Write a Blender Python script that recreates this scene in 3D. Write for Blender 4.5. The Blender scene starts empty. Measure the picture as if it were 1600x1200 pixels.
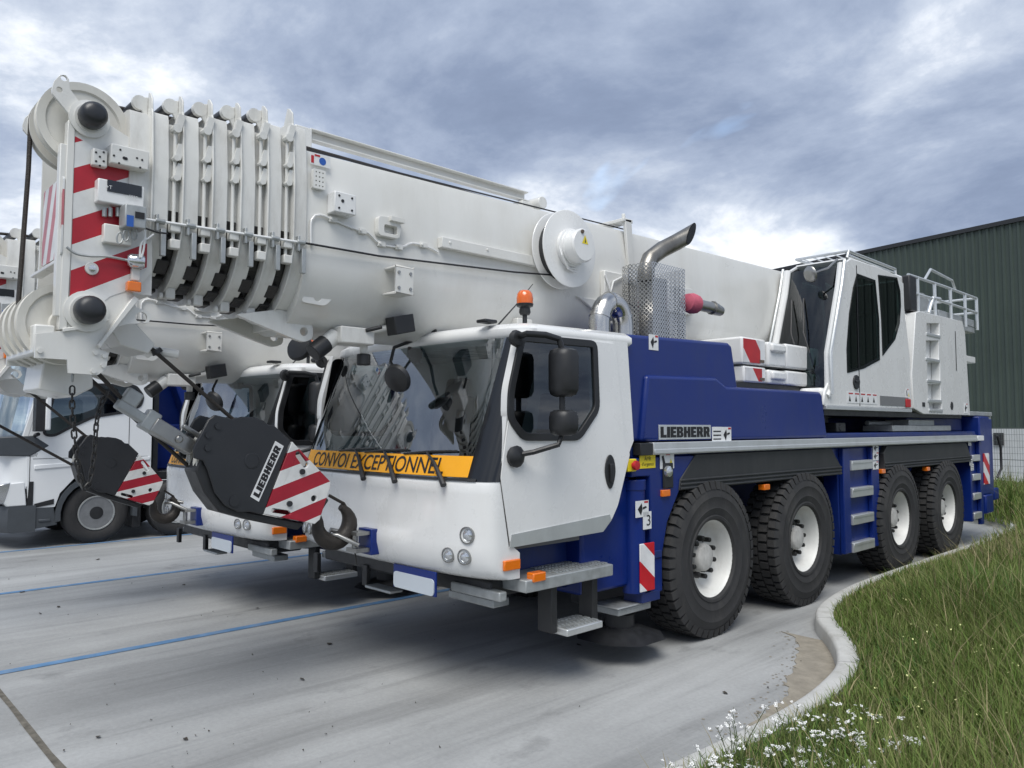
import bpy, bmesh, math, random
from mathutils import Vector, Matrix
random.seed(7)
SC = bpy.context.scene
COL = SC.collection
R = math.radians
# ---------------------------------------------------------------- camera, sky, sun, exposure
CAM_POS = Vector((5.0497, -6.0185, 1.85)); FPX = 1202.0; YAW = R(46.508); PITCH = R(3.19)
cam = bpy.data.cameras.new('camera'); cam.sensor_width = 36; cam.lens = 36 * FPX / 1600
cam.clip_start = 0.05; cam.clip_end = 2000
camo = bpy.data.objects.new('camera', cam); COL.objects.link(camo); SC.camera = camo
camo.location = CAM_POS; camo.rotation_euler = (R(90) + PITCH, 0, YAW)
SUN_EL, SUN_AZ = R(58), R(142)      # azimuth measured clockwise from +Y
W = bpy.data.worlds.new('World'); SC.world = W; W.use_nodes = True
def build_world():
    nt = W.node_tree; N = nt.nodes; L = nt.links; N.clear()
    out = N.new('ShaderNodeOutputWorld'); bg = N.new('ShaderNodeBackground'); bg.inputs[1].default_value = 0.15
    L.new(bg.outputs[0], out.inputs[0])
    sky = N.new('ShaderNodeTexSky'); sky.sky_type = 'NISHITA'; sky.sun_disc = False
    sky.sun_elevation = SUN_EL; sky.sun_rotation = SUN_AZ; sky.air_density = 1.3; sky.dust_density = 1.0; sky.ozone_density = 2.0
    tc = N.new('ShaderNodeTexCoord'); sep = N.new('ShaderNodeSeparateXYZ'); L.new(tc.outputs['Generated'], sep.inputs[0])
    zc = N.new('ShaderNodeMath'); zc.operation = 'MAXIMUM'; zc.inputs[1].default_value = 0.0; L.new(sep.outputs[2], zc.inputs[0])
    za = N.new('ShaderNodeMath'); za.operation = 'ADD'; za.inputs[1].default_value = 0.22; L.new(zc.outputs[0], za.inputs[0])
    dx = N.new('ShaderNodeMath'); dx.operation = 'DIVIDE'; L.new(sep.outputs[0], dx.inputs[0]); L.new(za.outputs[0], dx.inputs[1])
    dy = N.new('ShaderNodeMath'); dy.operation = 'DIVIDE'; L.new(sep.outputs[1], dy.inputs[0]); L.new(za.outputs[0], dy.inputs[1])
    cmb = N.new('ShaderNodeCombineXYZ'); L.new(dx.outputs[0], cmb.inputs[0]); L.new(dy.outputs[0], cmb.inputs[1])
    def noise(scale, detail, rough, off, dist=0.0):
        mp = N.new('ShaderNodeMapping'); mp.inputs['Location'].default_value = off; L.new(cmb.outputs[0], mp.inputs[0])
        n = N.new('ShaderNodeTexNoise'); n.inputs['Scale'].default_value = scale; n.inputs['Detail'].default_value = detail
        n.inputs['Roughness'].default_value = rough; n.inputs['Distortion'].default_value = dist; L.new(mp.outputs[0], n.inputs[0]); return n
    def ramp(src, stops):
        r = N.new('ShaderNodeValToRGB'); L.new(src, r.inputs[0]); e = r.color_ramp.elements
        e[0].position, e[0].color = stops[0][0], stops[0][1]; e[1].position, e[1].color = stops[-1][0], stops[-1][1]
        for p, c in stops[1:-1]:
            k = e.new(p); k.color = c
        return r
    big = noise(1.15, 5, .55, (3.1, 1.7, 0), .3); thick = noise(1.4, 10, .61, (7.3, 4.2, 2.0), .2)
    cover = ramp(big.outputs[0], [(.16, (0, 0, 0, 1)), (.30, (1, 1, 1, 1))])
    # cloud radiance, in the units of the sky texture
    tint = ramp(thick.outputs[0], [(.34, (3.0, 3.1, 3.25, 1)), (.43, (1.75, 1.95, 2.3, 1)), (.52, (1.15, 1.36, 1.78, 1)), (.62, (.78, .97, 1.38, 1)), (.74, (.60, .76, 1.12, 1))])
    mix = N.new('ShaderNodeMixRGB'); L.new(cover.outputs[0], mix.inputs[0]); L.new(sky.outputs[0], mix.inputs[1]); L.new(tint.outputs[0], mix.inputs[2])
    L.new(mix.outputs[0], bg.inputs[0])
build_world()
sun = bpy.data.lights.new('sun', 'SUN'); sun.energy = 1.25; sun.angle = R(38); sun.color = (1, .97, .92)
suno = bpy.data.objects.new('sun', sun); COL.objects.link(suno)
sd = Vector((math.sin(SUN_AZ) * math.cos(SUN_EL), math.cos(SUN_AZ) * math.cos(SUN_EL), math.sin(SUN_EL)))
suno.rotation_euler = sd.to_track_quat('Z', 'Y').to_euler(); suno.location = (0, 0, 30)
SC.view_settings.view_transform = 'Standard'; SC.view_settings.look = 'None'; SC.view_settings.gamma = 1
SC.view_settings.use_curve_mapping = False; SC.view_settings.exposure = 1.32
SC.cycles.max_bounces = 6; SC.cycles.diffuse_bounces = 3; SC.cycles.glossy_bounces = 3; SC.cycles.transparent_max_bounces = 10
# ---------------------------------------------------------------- pixel measurements -> metric points on known planes
_m = camo.rotation_euler.to_matrix()
def _ray(u, v): return _m @ Vector(((u - 800) / FPX, -(v - 600) / FPX, -1))
def onp(u, v, ax, val):
    d = _ray(u, v); t = (val - CAM_POS[ax]) / d[ax]; return CAM_POS + d * t
def yz(x, *pts): return [(lambda p: (p.y, p.z))(onp(u, v, 0, x)) for u, v in pts]
# ---------------------------------------------------------------- mesh helpers
class MB:
    def __init__(s): s.v = []; s.f = []; s.m = []; s.k = 0
    def face(s, pts, m=None):
        i = len(s.v); s.v += [tuple(p) for p in pts]; s.f.append(tuple(range(i, i + len(pts)))); s.m.append(s.k if m is None else m); return s
    def raw(s, vs, fs, m=None):
        i = len(s.v); s.v += [tuple(p) for p in vs]
        for f in fs: s.f.append(tuple(a + i for a in f)); s.m.append(s.k if m is None else m)
        return s
    def box(s, x0, x1, y0, y1, z0, z1, m=None):
        vs = [(x0, y0, z0), (x1, y0, z0), (x1, y1, z0), (x0, y1, z0), (x0, y0, z1), (x1, y0, z1), (x1, y1, z1), (x0, y1, z1)]
        return s.raw(vs, [(3, 2, 1, 0), (4, 5, 6, 7), (0, 1, 5, 4), (1, 2, 6, 5), (2, 3, 7, 6), (3, 0, 4, 7)], m)
    def obox(s, c, ax, ay, az, m=None):      # oriented box: centre + three half-axis vectors
        c, ax, ay, az = map(Vector, (c, ax, ay, az)); vs = []
        for k in (-1, 1):
            for i, j in ((-1, -1), (1, -1), (1, 1), (-1, 1)): vs.append(c + ax * i + ay * j + az * k)
        return s.raw(vs, [(3, 2, 1, 0), (4, 5, 6, 7), (0, 1, 5, 4), (1, 2, 6, 5), (2, 3, 7, 6), (3, 0, 4, 7)], m)
    def prism(s, pts, ax, a, b, m=None):
        def P(p, h): return (h, p[0], p[1]) if ax == 0 else ((p[0], h, p[1]) if ax == 1 else (p[0], p[1], h))
        n = len(pts); vs = [P(p, a) for p in pts] + [P(p, b) for p in pts]
        fs = [tuple(range(n - 1, -1, -1)), tuple(range(n, 2 * n))] + [(i, (i + 1) % n, n + (i + 1) % n, n + i) for i in range(n)]
        return s.raw(vs, fs, m)
    def plate(s, outer, holes, ax, a, b, m=None):   # flat plate with holes, extruded along an axis
        bm = bmesh.new(); loops = [outer] + list(holes); es = []
        for lp in loops:
            vv = [bm.verts.new((p[0], p[1], 0)) for p in lp]
            for i in range(len(vv)): es.append(bm.edges.new((vv[i], vv[(i + 1) % len(vv)])))
        bmesh.ops.triangle_fill(bm, edges=es, use_beauty=True, use_dissolve=False, normal=(0, 0, 1))
        bm.verts.index_update(); vs = [v.co.copy() for v in bm.verts]; fs = [[v.index for v in f.verts] for f in bm.faces]; bm.free()
        def P(p, h): return (h, p[0], p[1]) if ax == 0 else ((p[0], h, p[1]) if ax == 1 else (p[0], p[1], h))
        n = len(vs); out = [P(p, a) for p in vs] + [P(p, b) for p in vs]; F = [tuple(f) for f in fs] + [tuple(i + n for i in reversed(f)) for f in fs]
        k = 0
        for lp in loops:
            q = len(lp)
            for i in range(q): F.append((k + i, k + (i + 1) % q, n + k + (i + 1) % q, n + k + i))
            k += q
        return s.raw(out, F, m)
    def lathe(s, prof, o=(0, 0, 0), axis=(1, 0, 0), n=24, m=None, close=False):   # prof: (radius, height)
        o = Vector(o); axis = Vector(axis).normalized(); q = axis.to_track_quat('Z', 'Y'); vs = []; fs = []
        for r, h in prof:
            for i in range(n):
                a = 2 * math.pi * i / n; vs.append(o + q @ Vector((r * math.cos(a), r * math.sin(a), h)))
        K = len(prof)
        for k in range(K - 1 if not close else K):
            for i in range(n): j = (i + 1) % n; k2 = (k + 1) % K; fs.append((k * n + i, k * n + j, k2 * n + j, k2 * n + i))
        if not close:
            if prof[0][0] > 1e-5: fs.append(tuple(range(n - 1, -1, -1)))
            if prof[-1][0] > 1e-5: fs.append(tuple((K - 1) * n + i for i in range(n)))
        return s.raw(vs, fs, m)
    def cyl(s, p0, p1, r0, r1=None, n=16, m=None):
        p0 = Vector(p0); p1 = Vector(p1); d = p1 - p0
        return s.lathe([(r0, 0), (r0 if r1 is None else r1, d.length)], p0, d, n, m)
    def tube(s, path, r, n=8, m=None, closed=False):
        P = [Vector(p) for p in path]; K = len(P); vs = []; fs = []; prev = None
        for k in range(K):
            if closed: t = P[(k + 1) % K] - P[k - 1]
            else: t = P[min(k + 1, K - 1)] - P[max(k - 1, 0)]
            t.normalize()
            u = (prev - t * prev.dot(t)) if prev is not None else t.orthogonal()
            if u.length < 1e-6: u = t.orthogonal()
            u.normalize(); w = t.cross(u); prev = u; rr = r[k] if isinstance(r, (list, tuple)) else r
            for i in range(n): a = 2 * math.pi * i / n; vs.append(P[k] + (u * math.cos(a) + w * math.sin(a)) * rr)
        for k in range(K if closed else K - 1):
            for i in range(n): j = (i + 1) % n; k2 = (k + 1) % K; fs.append((k * n + i, k * n + j, k2 * n + j, k2 * n + i))
        if not closed: fs += [tuple(range(n - 1, -1, -1)), tuple((K - 1) * n + i for i in range(n))]
        return s.raw(vs, fs, m)
    def loft(s, rings, m=None, cap=True, closed=True):
        n = len(rings[0]); vs = [p for r in rings for p in r]; fs = []
        for k in range(len(rings) - 1):
            for i in range(n if closed else n - 1): j = (i + 1) % n; fs.append((k * n + i, k * n + j, (k + 1) * n + j, (k + 1) * n + i))
        if cap: fs += [tuple(range(n - 1, -1, -1)), tuple((len(rings) - 1) * n + i for i in range(n))]
        return s.raw(vs, fs, m)
    def build(s, name, mats, parent=None, smooth=35, bevel=0.0, loc=None, fix=True, seg=2):
        me = bpy.data.meshes.new(name); bm = bmesh.new(); bv = [bm.verts.new(v) for v in s.v]
        for f, m in zip(s.f, s.m):
            try: q = bm.faces.new([bv[i] for i in f]); q.material_index = m; q.smooth = smooth > 0
            except ValueError: pass
        if fix:
            bmesh.ops.remove_doubles(bm, verts=bm.verts, dist=1e-5); bmesh.ops.recalc_face_normals(bm, faces=bm.faces)
        bm.to_mesh(me); bm.free()
        if smooth > 0: me.set_sharp_from_angle(angle=R(smooth))
        for mt in (mats if isinstance(mats, (list, tuple)) else [mats]): me.materials.append(mt)
        o = bpy.data.objects.new(name, me); COL.objects.link(o)
        if parent: o.parent = parent
        if loc: o.location = loc
        if bevel > 0:
            b = o.modifiers.new('bevel', 'BEVEL'); b.width = bevel; b.segments = seg; b.limit_method = 'ANGLE'; b.angle_limit = R(38); b.harden_normals = False
        return o
def empty(name, loc=(0, 0, 0), rz=0, parent=None):
    o = bpy.data.objects.new(name, None); COL.objects.link(o); o.location = loc; o.rotation_euler = (0, 0, rz); o.empty_display_size = .2
    if parent: o.parent = parent
    return o
def tag(o, label, cat, group=None, kind=None):
    if label: o['label'] = label
    if cat: o['category'] = cat
    if group: o['group'] = group
    if kind: o['kind'] = kind
    return o
def dup(o, parent=None, skip=()):
    c = o.copy(); COL.objects.link(c); c.parent = parent
    for ch in list(o.children):
        if ch.name.split('.')[0] not in skip: dup(ch, c, skip)
    return c
def inst(o, loc, parent=None, rz=None):       # further copies of a finished part (with its sub-parts)
    c = dup(o, parent if parent else o.parent); c.location = loc
    if rz is not None: c.rotation_euler = (0, 0, rz)
    return c
def rrect(cx, cy, w, h, r, n=4):
    pts = []
    for sx, sy, a0 in ((1, 1, 0), (-1, 1, 90), (-1, -1, 180), (1, -1, 270)):
        for i in range(n + 1):
            a = R(a0 + 90 * i / n); pts.append((cx + sx * (w / 2 - r) + r * math.cos(a), cy + sy * (h / 2 - r) + r * math.sin(a)))
    return pts
def circ(cx, cy, r, n=16): return [(cx + r * math.cos(2 * math.pi * i / n), cy + r * math.sin(2 * math.pi * i / n)) for i in range(n)]
def rounded(poly, r, n=4):                     # round the corners of a polygon
    out = []; K = len(poly)
    for i in range(K):
        p = Vector(poly[i]); a = Vector(poly[i - 1]) - p; b = Vector(poly[(i + 1) % K]) - p
        rr = min(r, a.length * .45, b.length * .45); p0 = p + a.normalized() * rr; p1 = p + b.normalized() * rr
        for k in range(n + 1):
            t = k / n; q = p0 * (1 - t) ** 2 + p * 2 * t * (1 - t) + p1 * t * t; out.append((q.x, q.y))
    return out
def shrink(poly, d):                           # inset a polygon by d
    K = len(poly); area = sum(poly[i][0] * poly[(i + 1) % K][1] - poly[(i + 1) % K][0] * poly[i][1] for i in range(K)); sg = 1 if area > 0 else -1; out = []
    for i in range(K):
        p = Vector(poly[i]); a = (p - Vector(poly[i - 1])); b = (Vector(poly[(i + 1) % K]) - p)
        if a.length < 1e-7 or b.length < 1e-7: out.append(tuple(p)); continue
        a.normalize(); b.normalize(); na = Vector((-a.y, a.x)) * sg; nb = Vector((-b.y, b.x)) * sg; h = na + nb
        h = h / max(h.length_squared, .3) * 2 ; out.append(tuple(p + h * d))
    return out
# ---------------------------------------------------------------- materials
def mat(name, col, rough=.5, metal=0.0, noise=0.0, nscale=6.0, coat=0.0, bump=0.0, bscale=60.0, dirt=None, dscale=3.0, damt=.0, spec=.5, rvar=0.0):
    m = bpy.data.materials.new(name); m.use_nodes = True; nt = m.node_tree; N = nt.nodes; L = nt.links; b = N['Principled BSDF']
    b.inputs['Base Color'].default_value = (*col, 1); b.inputs['Roughness'].default_value = rough; b.inputs['Metallic'].default_value = metal
    b.inputs['Coat Weight'].default_value = coat; b.inputs['Coat Roughness'].default_value = .08; b.inputs['Specular IOR Level'].default_value = spec
    tc = N.new('ShaderNodeTexCoord'); src = None
    if noise > 0 or damt > 0 or rvar > 0:
        n1 = N.new('ShaderNodeTexNoise'); n1.inputs['Scale'].default_value = nscale; n1.inputs['Detail'].default_value = 6; n1.inputs['Roughness'].default_value = .65; L.new(tc.outputs['Object'], n1.inputs[0])
        r1 = N.new('ShaderNodeMapRange'); r1.inputs[1].default_value = .3; r1.inputs[2].default_value = .7; r1.inputs[3].default_value = 1 - noise; r1.inputs[4].default_value = 1 + noise; L.new(n1.outputs[0], r1.inputs[0])
        mul = N.new('ShaderNodeVectorMath'); mul.operation = 'SCALE'; mul.inputs[0].default_value = col; L.new(r1.outputs[0], mul.inputs['Scale']); src = mul.outputs[0]
        if damt > 0:
            mp = N.new('ShaderNodeMapping'); mp.inputs['Scale'].default_value = (1, 1, .28); L.new(tc.outputs['Object'], mp.inputs[0])
            n2 = N.new('ShaderNodeTexNoise'); n2.inputs['Scale'].default_value = dscale; n2.inputs['Detail'].default_value = 8; n2.inputs['Roughness'].default_value = .7; L.new(mp.outputs[0], n2.inputs[0])
            r2 = N.new('ShaderNodeMapRange'); r2.inputs[1].default_value = .48; r2.inputs[2].default_value = .78; r2.inputs[3].default_value = 0; r2.inputs[4].default_value = damt; L.new(n2.outputs[0], r2.inputs[0])
            mx = N.new('ShaderNodeMixRGB'); L.new(r2.outputs[0], mx.inputs[0]); L.new(src, mx.inputs[1]); mx.inputs[2].default_value = (*dirt, 1); src = mx.outputs[0]
        L.new(src, b.inputs['Base Color'])
        if rvar > 0:
            r3 = N.new('ShaderNodeMapRange'); r3.inputs[1].default_value = .3; r3.inputs[2].default_value = .7; r3.inputs[3].default_value = max(0.02, rough - rvar); r3.inputs[4].default_value = rough + rvar; L.new(n1.outputs[0], r3.inputs[0]); L.new(r3.outputs[0], b.inputs['Roughness'])
    if bump > 0:
        n3 = N.new('ShaderNodeTexNoise'); n3.inputs['Scale'].default_value = bscale; n3.inputs['Detail'].default_value = 4; L.new(tc.outputs['Object'], n3.inputs[0])
        bp = N.new('ShaderNodeBump'); bp.inputs['Strength'].default_value = bump; bp.inputs['Distance'].default_value = .01; L.new(n3.outputs[0], bp.inputs['Height']); L.new(bp.outputs[0], b.inputs['Normal'])
    return m
def glass(name, tint, ior=1.55, rough=0.0):
    m = bpy.data.materials.new(name); m.use_nodes = True; nt = m.node_tree; N = nt.nodes; L = nt.links; N.clear()
    o = N.new('ShaderNodeOutputMaterial'); t = N.new('ShaderNodeBsdfTransparent'); t.inputs[0].default_value = (*tint, 1); g = N.new('ShaderNodeBsdfGlossy'); g.inputs['Roughness'].default_value = rough; g.inputs[0].default_value = (.95, .97, 1, 1)
    f = N.new('ShaderNodeFresnel'); ge = N.new('ShaderNodeNewGeometry'); mr = N.new('ShaderNodeMapRange'); mr.inputs[3].default_value = ior; mr.inputs[4].default_value = 1 / ior; L.new(ge.outputs['Backfacing'], mr.inputs[0]); L.new(mr.outputs[0], f.inputs[0]); mx = N.new('ShaderNodeMixShader'); L.new(f.outputs[0], mx.inputs[0]); L.new(t.outputs[0], mx.inputs[1]); L.new(g.outputs[0], mx.inputs[2]); L.new(mx.outputs[0], o.inputs[0])
    return m
def stripes(name, d, period, phase, c1, c2, rough=.4):
    m = mat(name, c1, rough); nt = m.node_tree; N = nt.nodes; L = nt.links; b = N['Principled BSDF']
    tc = N.new('ShaderNodeTexCoord'); dp = N.new('ShaderNodeVectorMath'); dp.operation = 'DOT_PRODUCT'; dp.inputs[1].default_value = [a / period for a in d]; L.new(tc.outputs['Object'], dp.inputs[0])
    ad = N.new('ShaderNodeMath'); ad.operation = 'ADD'; ad.inputs[1].default_value = phase + 100; L.new(dp.outputs['Value'], ad.inputs[0])
    fr = N.new('ShaderNodeMath'); fr.operation = 'FRACT'; L.new(ad.outputs[0], fr.inputs[0]); gt = N.new('ShaderNodeMath'); gt.operation = 'GREATER_THAN'; gt.inputs[1].default_value = .5; L.new(fr.outputs[0], gt.inputs[0])
    n1 = N.new('ShaderNodeTexNoise'); n1.inputs['Scale'].default_value = 9; n1.inputs['Detail'].default_value = 7; L.new(tc.outputs['Object'], n1.inputs[0])
    mx = N.new('ShaderNodeMixRGB'); L.new(gt.outputs[0], mx.inputs[0]); mx.inputs[1].default_value = (*c1, 1); mx.inputs[2].default_value = (*c2, 1)
    mr = N.new('ShaderNodeMapRange'); mr.inputs[1].default_value = .3; mr.inputs[2].default_value = .75; mr.inputs[3].default_value = 1.0; mr.inputs[4].default_value = .78; L.new(n1.outputs[0], mr.inputs[0])
    sc = N.new('ShaderNodeVectorMath'); sc.operation = 'SCALE'; L.new(mx.outputs[0], sc.inputs[0]); L.new(mr.outputs[0], sc.inputs['Scale']); L.new(sc.outputs[0], b.inputs['Base Color'])
    return m
GRIME = (.30, .27, .22)
M = dict(
 white=mat('white_paint', (.74, .745, .735), .28, coat=.5, noise=.02, nscale=3, dirt=GRIME, dscale=2.6, damt=.11, rvar=.05),
 boom=mat('boom_paint', (.69, .69, .66), .33, coat=.3, noise=.025, nscale=2.5, dirt=(.36, .33, .26), dscale=1.3, damt=.30, rvar=.07),
 collar=mat('collar_paint', (.67, .67, .64), .4, coat=.15, noise=.04, nscale=7, dirt=(.22, .19, .15), dscale=5, damt=.45, rvar=.08),
 blue=mat('blue_paint', (.004, .020, .155), .34, coat=.10, noise=.06, nscale=2.5, dirt=(.03, .045, .10), dscale=2.4, damt=.30, rvar=.08, spec=.35),
 dblue=mat('blue_frame_paint', (.006, .021, .125), .42, noise=.12, nscale=4, dirt=(.05, .05, .06), dscale=3, damt=.5, rvar=.1),
 black=mat('black_plastic', (.017, .018, .02), .45, noise=.15, nscale=12, rvar=.1),
 gloss=mat('black_gloss', (.008, .009, .011), .12, coat=.3),
 rubber=mat('tyre_rubber', (.026, .026, .027), .78, noise=.22, nscale=5, bump=.15, bscale=50, dirt=(.10, .095, .085), dscale=4, damt=.45),
 fender=mat('fender_rubber', (.028, .03, .032), .6, noise=.15, nscale=4, dirt=(.08, .08, .075), dscale=3, damt=.35),
 grease=mat('greasy_steel', (.016, .015, .014), .45, noise=.35, nscale=14, bump=.4, bscale=30, rvar=.2),
 block=mat('hook_block_paint', (.021, .023, .027), .38, noise=.12, nscale=5, bump=.06, bscale=25, rvar=.08),
 steel=mat('bare_steel', (.34, .34, .33), .38, .9, noise=.15, nscale=8, rvar=.12),
 inox=mat('stainless_steel', (.56, .55, .53), .24, 1.0, noise=.08, nscale=5, rvar=.1),
 galv=mat('galvanised_steel', (.40, .42, .42), .5, .55, noise=.14, nscale=14, dirt=(.16, .15, .13), dscale=6, damt=.35, rvar=.1),
 alu=mat('aluminium', (.62, .64, .64), .38, .65, noise=.05, nscale=6, dirt=(.3, .29, .27), dscale=3, damt=.25),
 rope=mat('wire_rope', (.045, .04, .036), .55, .4, bump=.8, bscale=160),
 hook=mat('forged_hook', (.035, .03, .026), .5, .3, noise=.35, nscale=10, bump=.25, bscale=40),
 rust=mat('worn_hook', (.13, .095, .07), .6, .2, noise=.35, nscale=9),
 yellow=mat('yellow_banner', (.80, .36, .012), .45, noise=.03, nscale=6),
 yel=mat('yellow_sticker', (.75, .60, .02), .5),
 ink=mat('black_ink', (.01, .01, .012), .5),
 sticker=mat('white_sticker', (.72, .73, .73), .45, noise=.04, nscale=20),
 red=mat('red_mark', (.45, .015, .02), .45),
 bluemark=mat('blue_mark', (.02, .10, .40), .45),
 plate=mat('number_plate', (.50, .55, .60), .45, noise=.02),
 amber=mat('amber_lens', (.75, .17, .01), .18, coat=.6),
 amberd=mat('amber_beacon', (.70, .13, .012), .15, coat=.8),
 lens=mat('lamp_glass', (.62, .64, .66), .08, .75),
 seat=mat('seat_cloth', (.03, .032, .036), .85),
 trim=mat('cab_trim', (.16, .165, .17), .7),
 pink=mat('pink_cloth', (.48, .10, .15), .85, noise=.12, nscale=20, bump=.3, bscale=40),
 glassw=glass('windscreen_glass', (.46, .56, .58), 3.0), glassd=glass('side_glass', (.13, .16, .17), 1.75), glasst=glass('tinted_glass', (.13, .20, .19), 1.7),
 mirror=mat('mirror_glass', (.7, .72, .74), .03, 1.0),
 screen=mat('display_glass', (.01, .012, .016), .12, coat=.5),
)
RED, WHT = (.42, .012, .025), (.72, .73, .72)
M['st_head'] = stripes('head_stripes', (0, -.48, .877), .25, .10, WHT, RED)
M['st_front'] = stripes('front_stripes', (-.92, 0, .38), .15, .3, WHT, (.50, .16, .18))
M['st_block'] = stripes('block_stripes', (0, -.30, .954), .20, .15, WHT, (.36, .012, .03))
M['st_sign'] = stripes('sign_stripes', (0, .62, .78), .27, .1, (.78, .78, .78), (.55, .01, .02))
M['st_cw'] = stripes('counterweight_stripes', (0, .75, .66), .5, .26, (.70, .70, .69), (.50, .015, .02))
def text_obj(name, s, mt, parent, size, o, ux, uy, width=None, bold=0.0, depth=.002):
    """flat lettering laid on a surface: o = lower left corner, ux / uy = reading and up directions"""
    cu = bpy.data.curves.new(name, 'FONT'); cu.body = s; cu.size = 1.0; cu.offset = bold; cu.extrude = 0
    t = bpy.data.objects.new(name, cu); COL.objects.link(t); bpy.context.view_layer.update()
    me = bpy.data.meshes.new_from_object(t.evaluated_get(bpy.context.evaluated_depsgraph_get())); bpy.data.objects.remove(t); bpy.data.curves.remove(cu)
    xs = [v.co.x for v in me.vertices]; ys = [v.co.y for v in me.vertices]; x0, x1, y0, y1 = min(xs), max(xs), min(ys), max(ys)
    ux = Vector(ux).normalized(); uy = Vector(uy).normalized(); un = ux.cross(uy); o = Vector(o); sy = size / (y1 - y0); sx = (width / (x1 - x0)) if width else sy
    for v in me.vertices: v.co = o + ux * ((v.co.x - x0) * sx) + uy * ((v.co.y - y0) * sy) + un * depth
    me.name = name; me.materials.clear(); me.materials.append(mt); q = bpy.data.objects.new(name, me); COL.objects.link(q); q.parent = parent
    return q

GLY = dict(L=(.62, [(0, 0), (.62, 0), (.62, .26), (.32, .26), (.32, 1), (0, 1)], []), I=(.32, [(0, 0), (.32, 0), (.32, 1), (0, 1)], []),
 E=(.62, [(0, 0), (.62, 0), (.62, .24), (.31, .24), (.31, .39), (.57, .39), (.57, .61), (.31, .61), (.31, .76), (.62, .76), (.62, 1), (0, 1)], []),
 B=(.72, [(0, 0), (.52, 0), (.66, .06), (.72, .18), (.72, .36), (.66, .47), (.58, .51), (.65, .56), (.69, .66), (.69, .82), (.63, .94), (.50, 1), (0, 1)], [[(.30, .20), (.42, .20), (.42, .40), (.30, .40)], [(.30, .60), (.40, .60), (.40, .80), (.30, .80)]]),
 H=(.74, [(0, 0), (.31, 0), (.31, .38), (.43, .38), (.43, 0), (.74, 0), (.74, 1), (.43, 1), (.43, .62), (.31, .62), (.31, 1), (0, 1)], []),
 R=(.74, [(0, 0), (.31, 0), (.31, .36), (.36, .36), (.44, 0), (.76, 0), (.64, .42), (.71, .54), (.71, .82), (.64, .95), (.52, 1), (0, 1)], [[(.30, .58), (.41, .58), (.41, .78), (.30, .78)]]))
def block_letters(word, mt, parent, o, ux, uy, width, height, depth=.0015):
    ux = Vector(ux).normalized(); uy = Vector(uy).normalized(); un = ux.cross(uy); o = Vector(o); gap = .06; tot = sum(GLY[c][0] for c in word) + gap * (len(word) - 1); k = width / tot; x = 0
    for c in word:
        w, outer, holes = GLY[c]; b = MB(); b.plate(outer, holes, 2, 0, 1); b.v = [tuple(o + ux * ((p[0] + x) * k) + uy * (p[1] * height) + un * (p[2] * depth + .0003)) for p in b.v]; b.build('letter', mt, parent, smooth=0); x += w + gap
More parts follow.
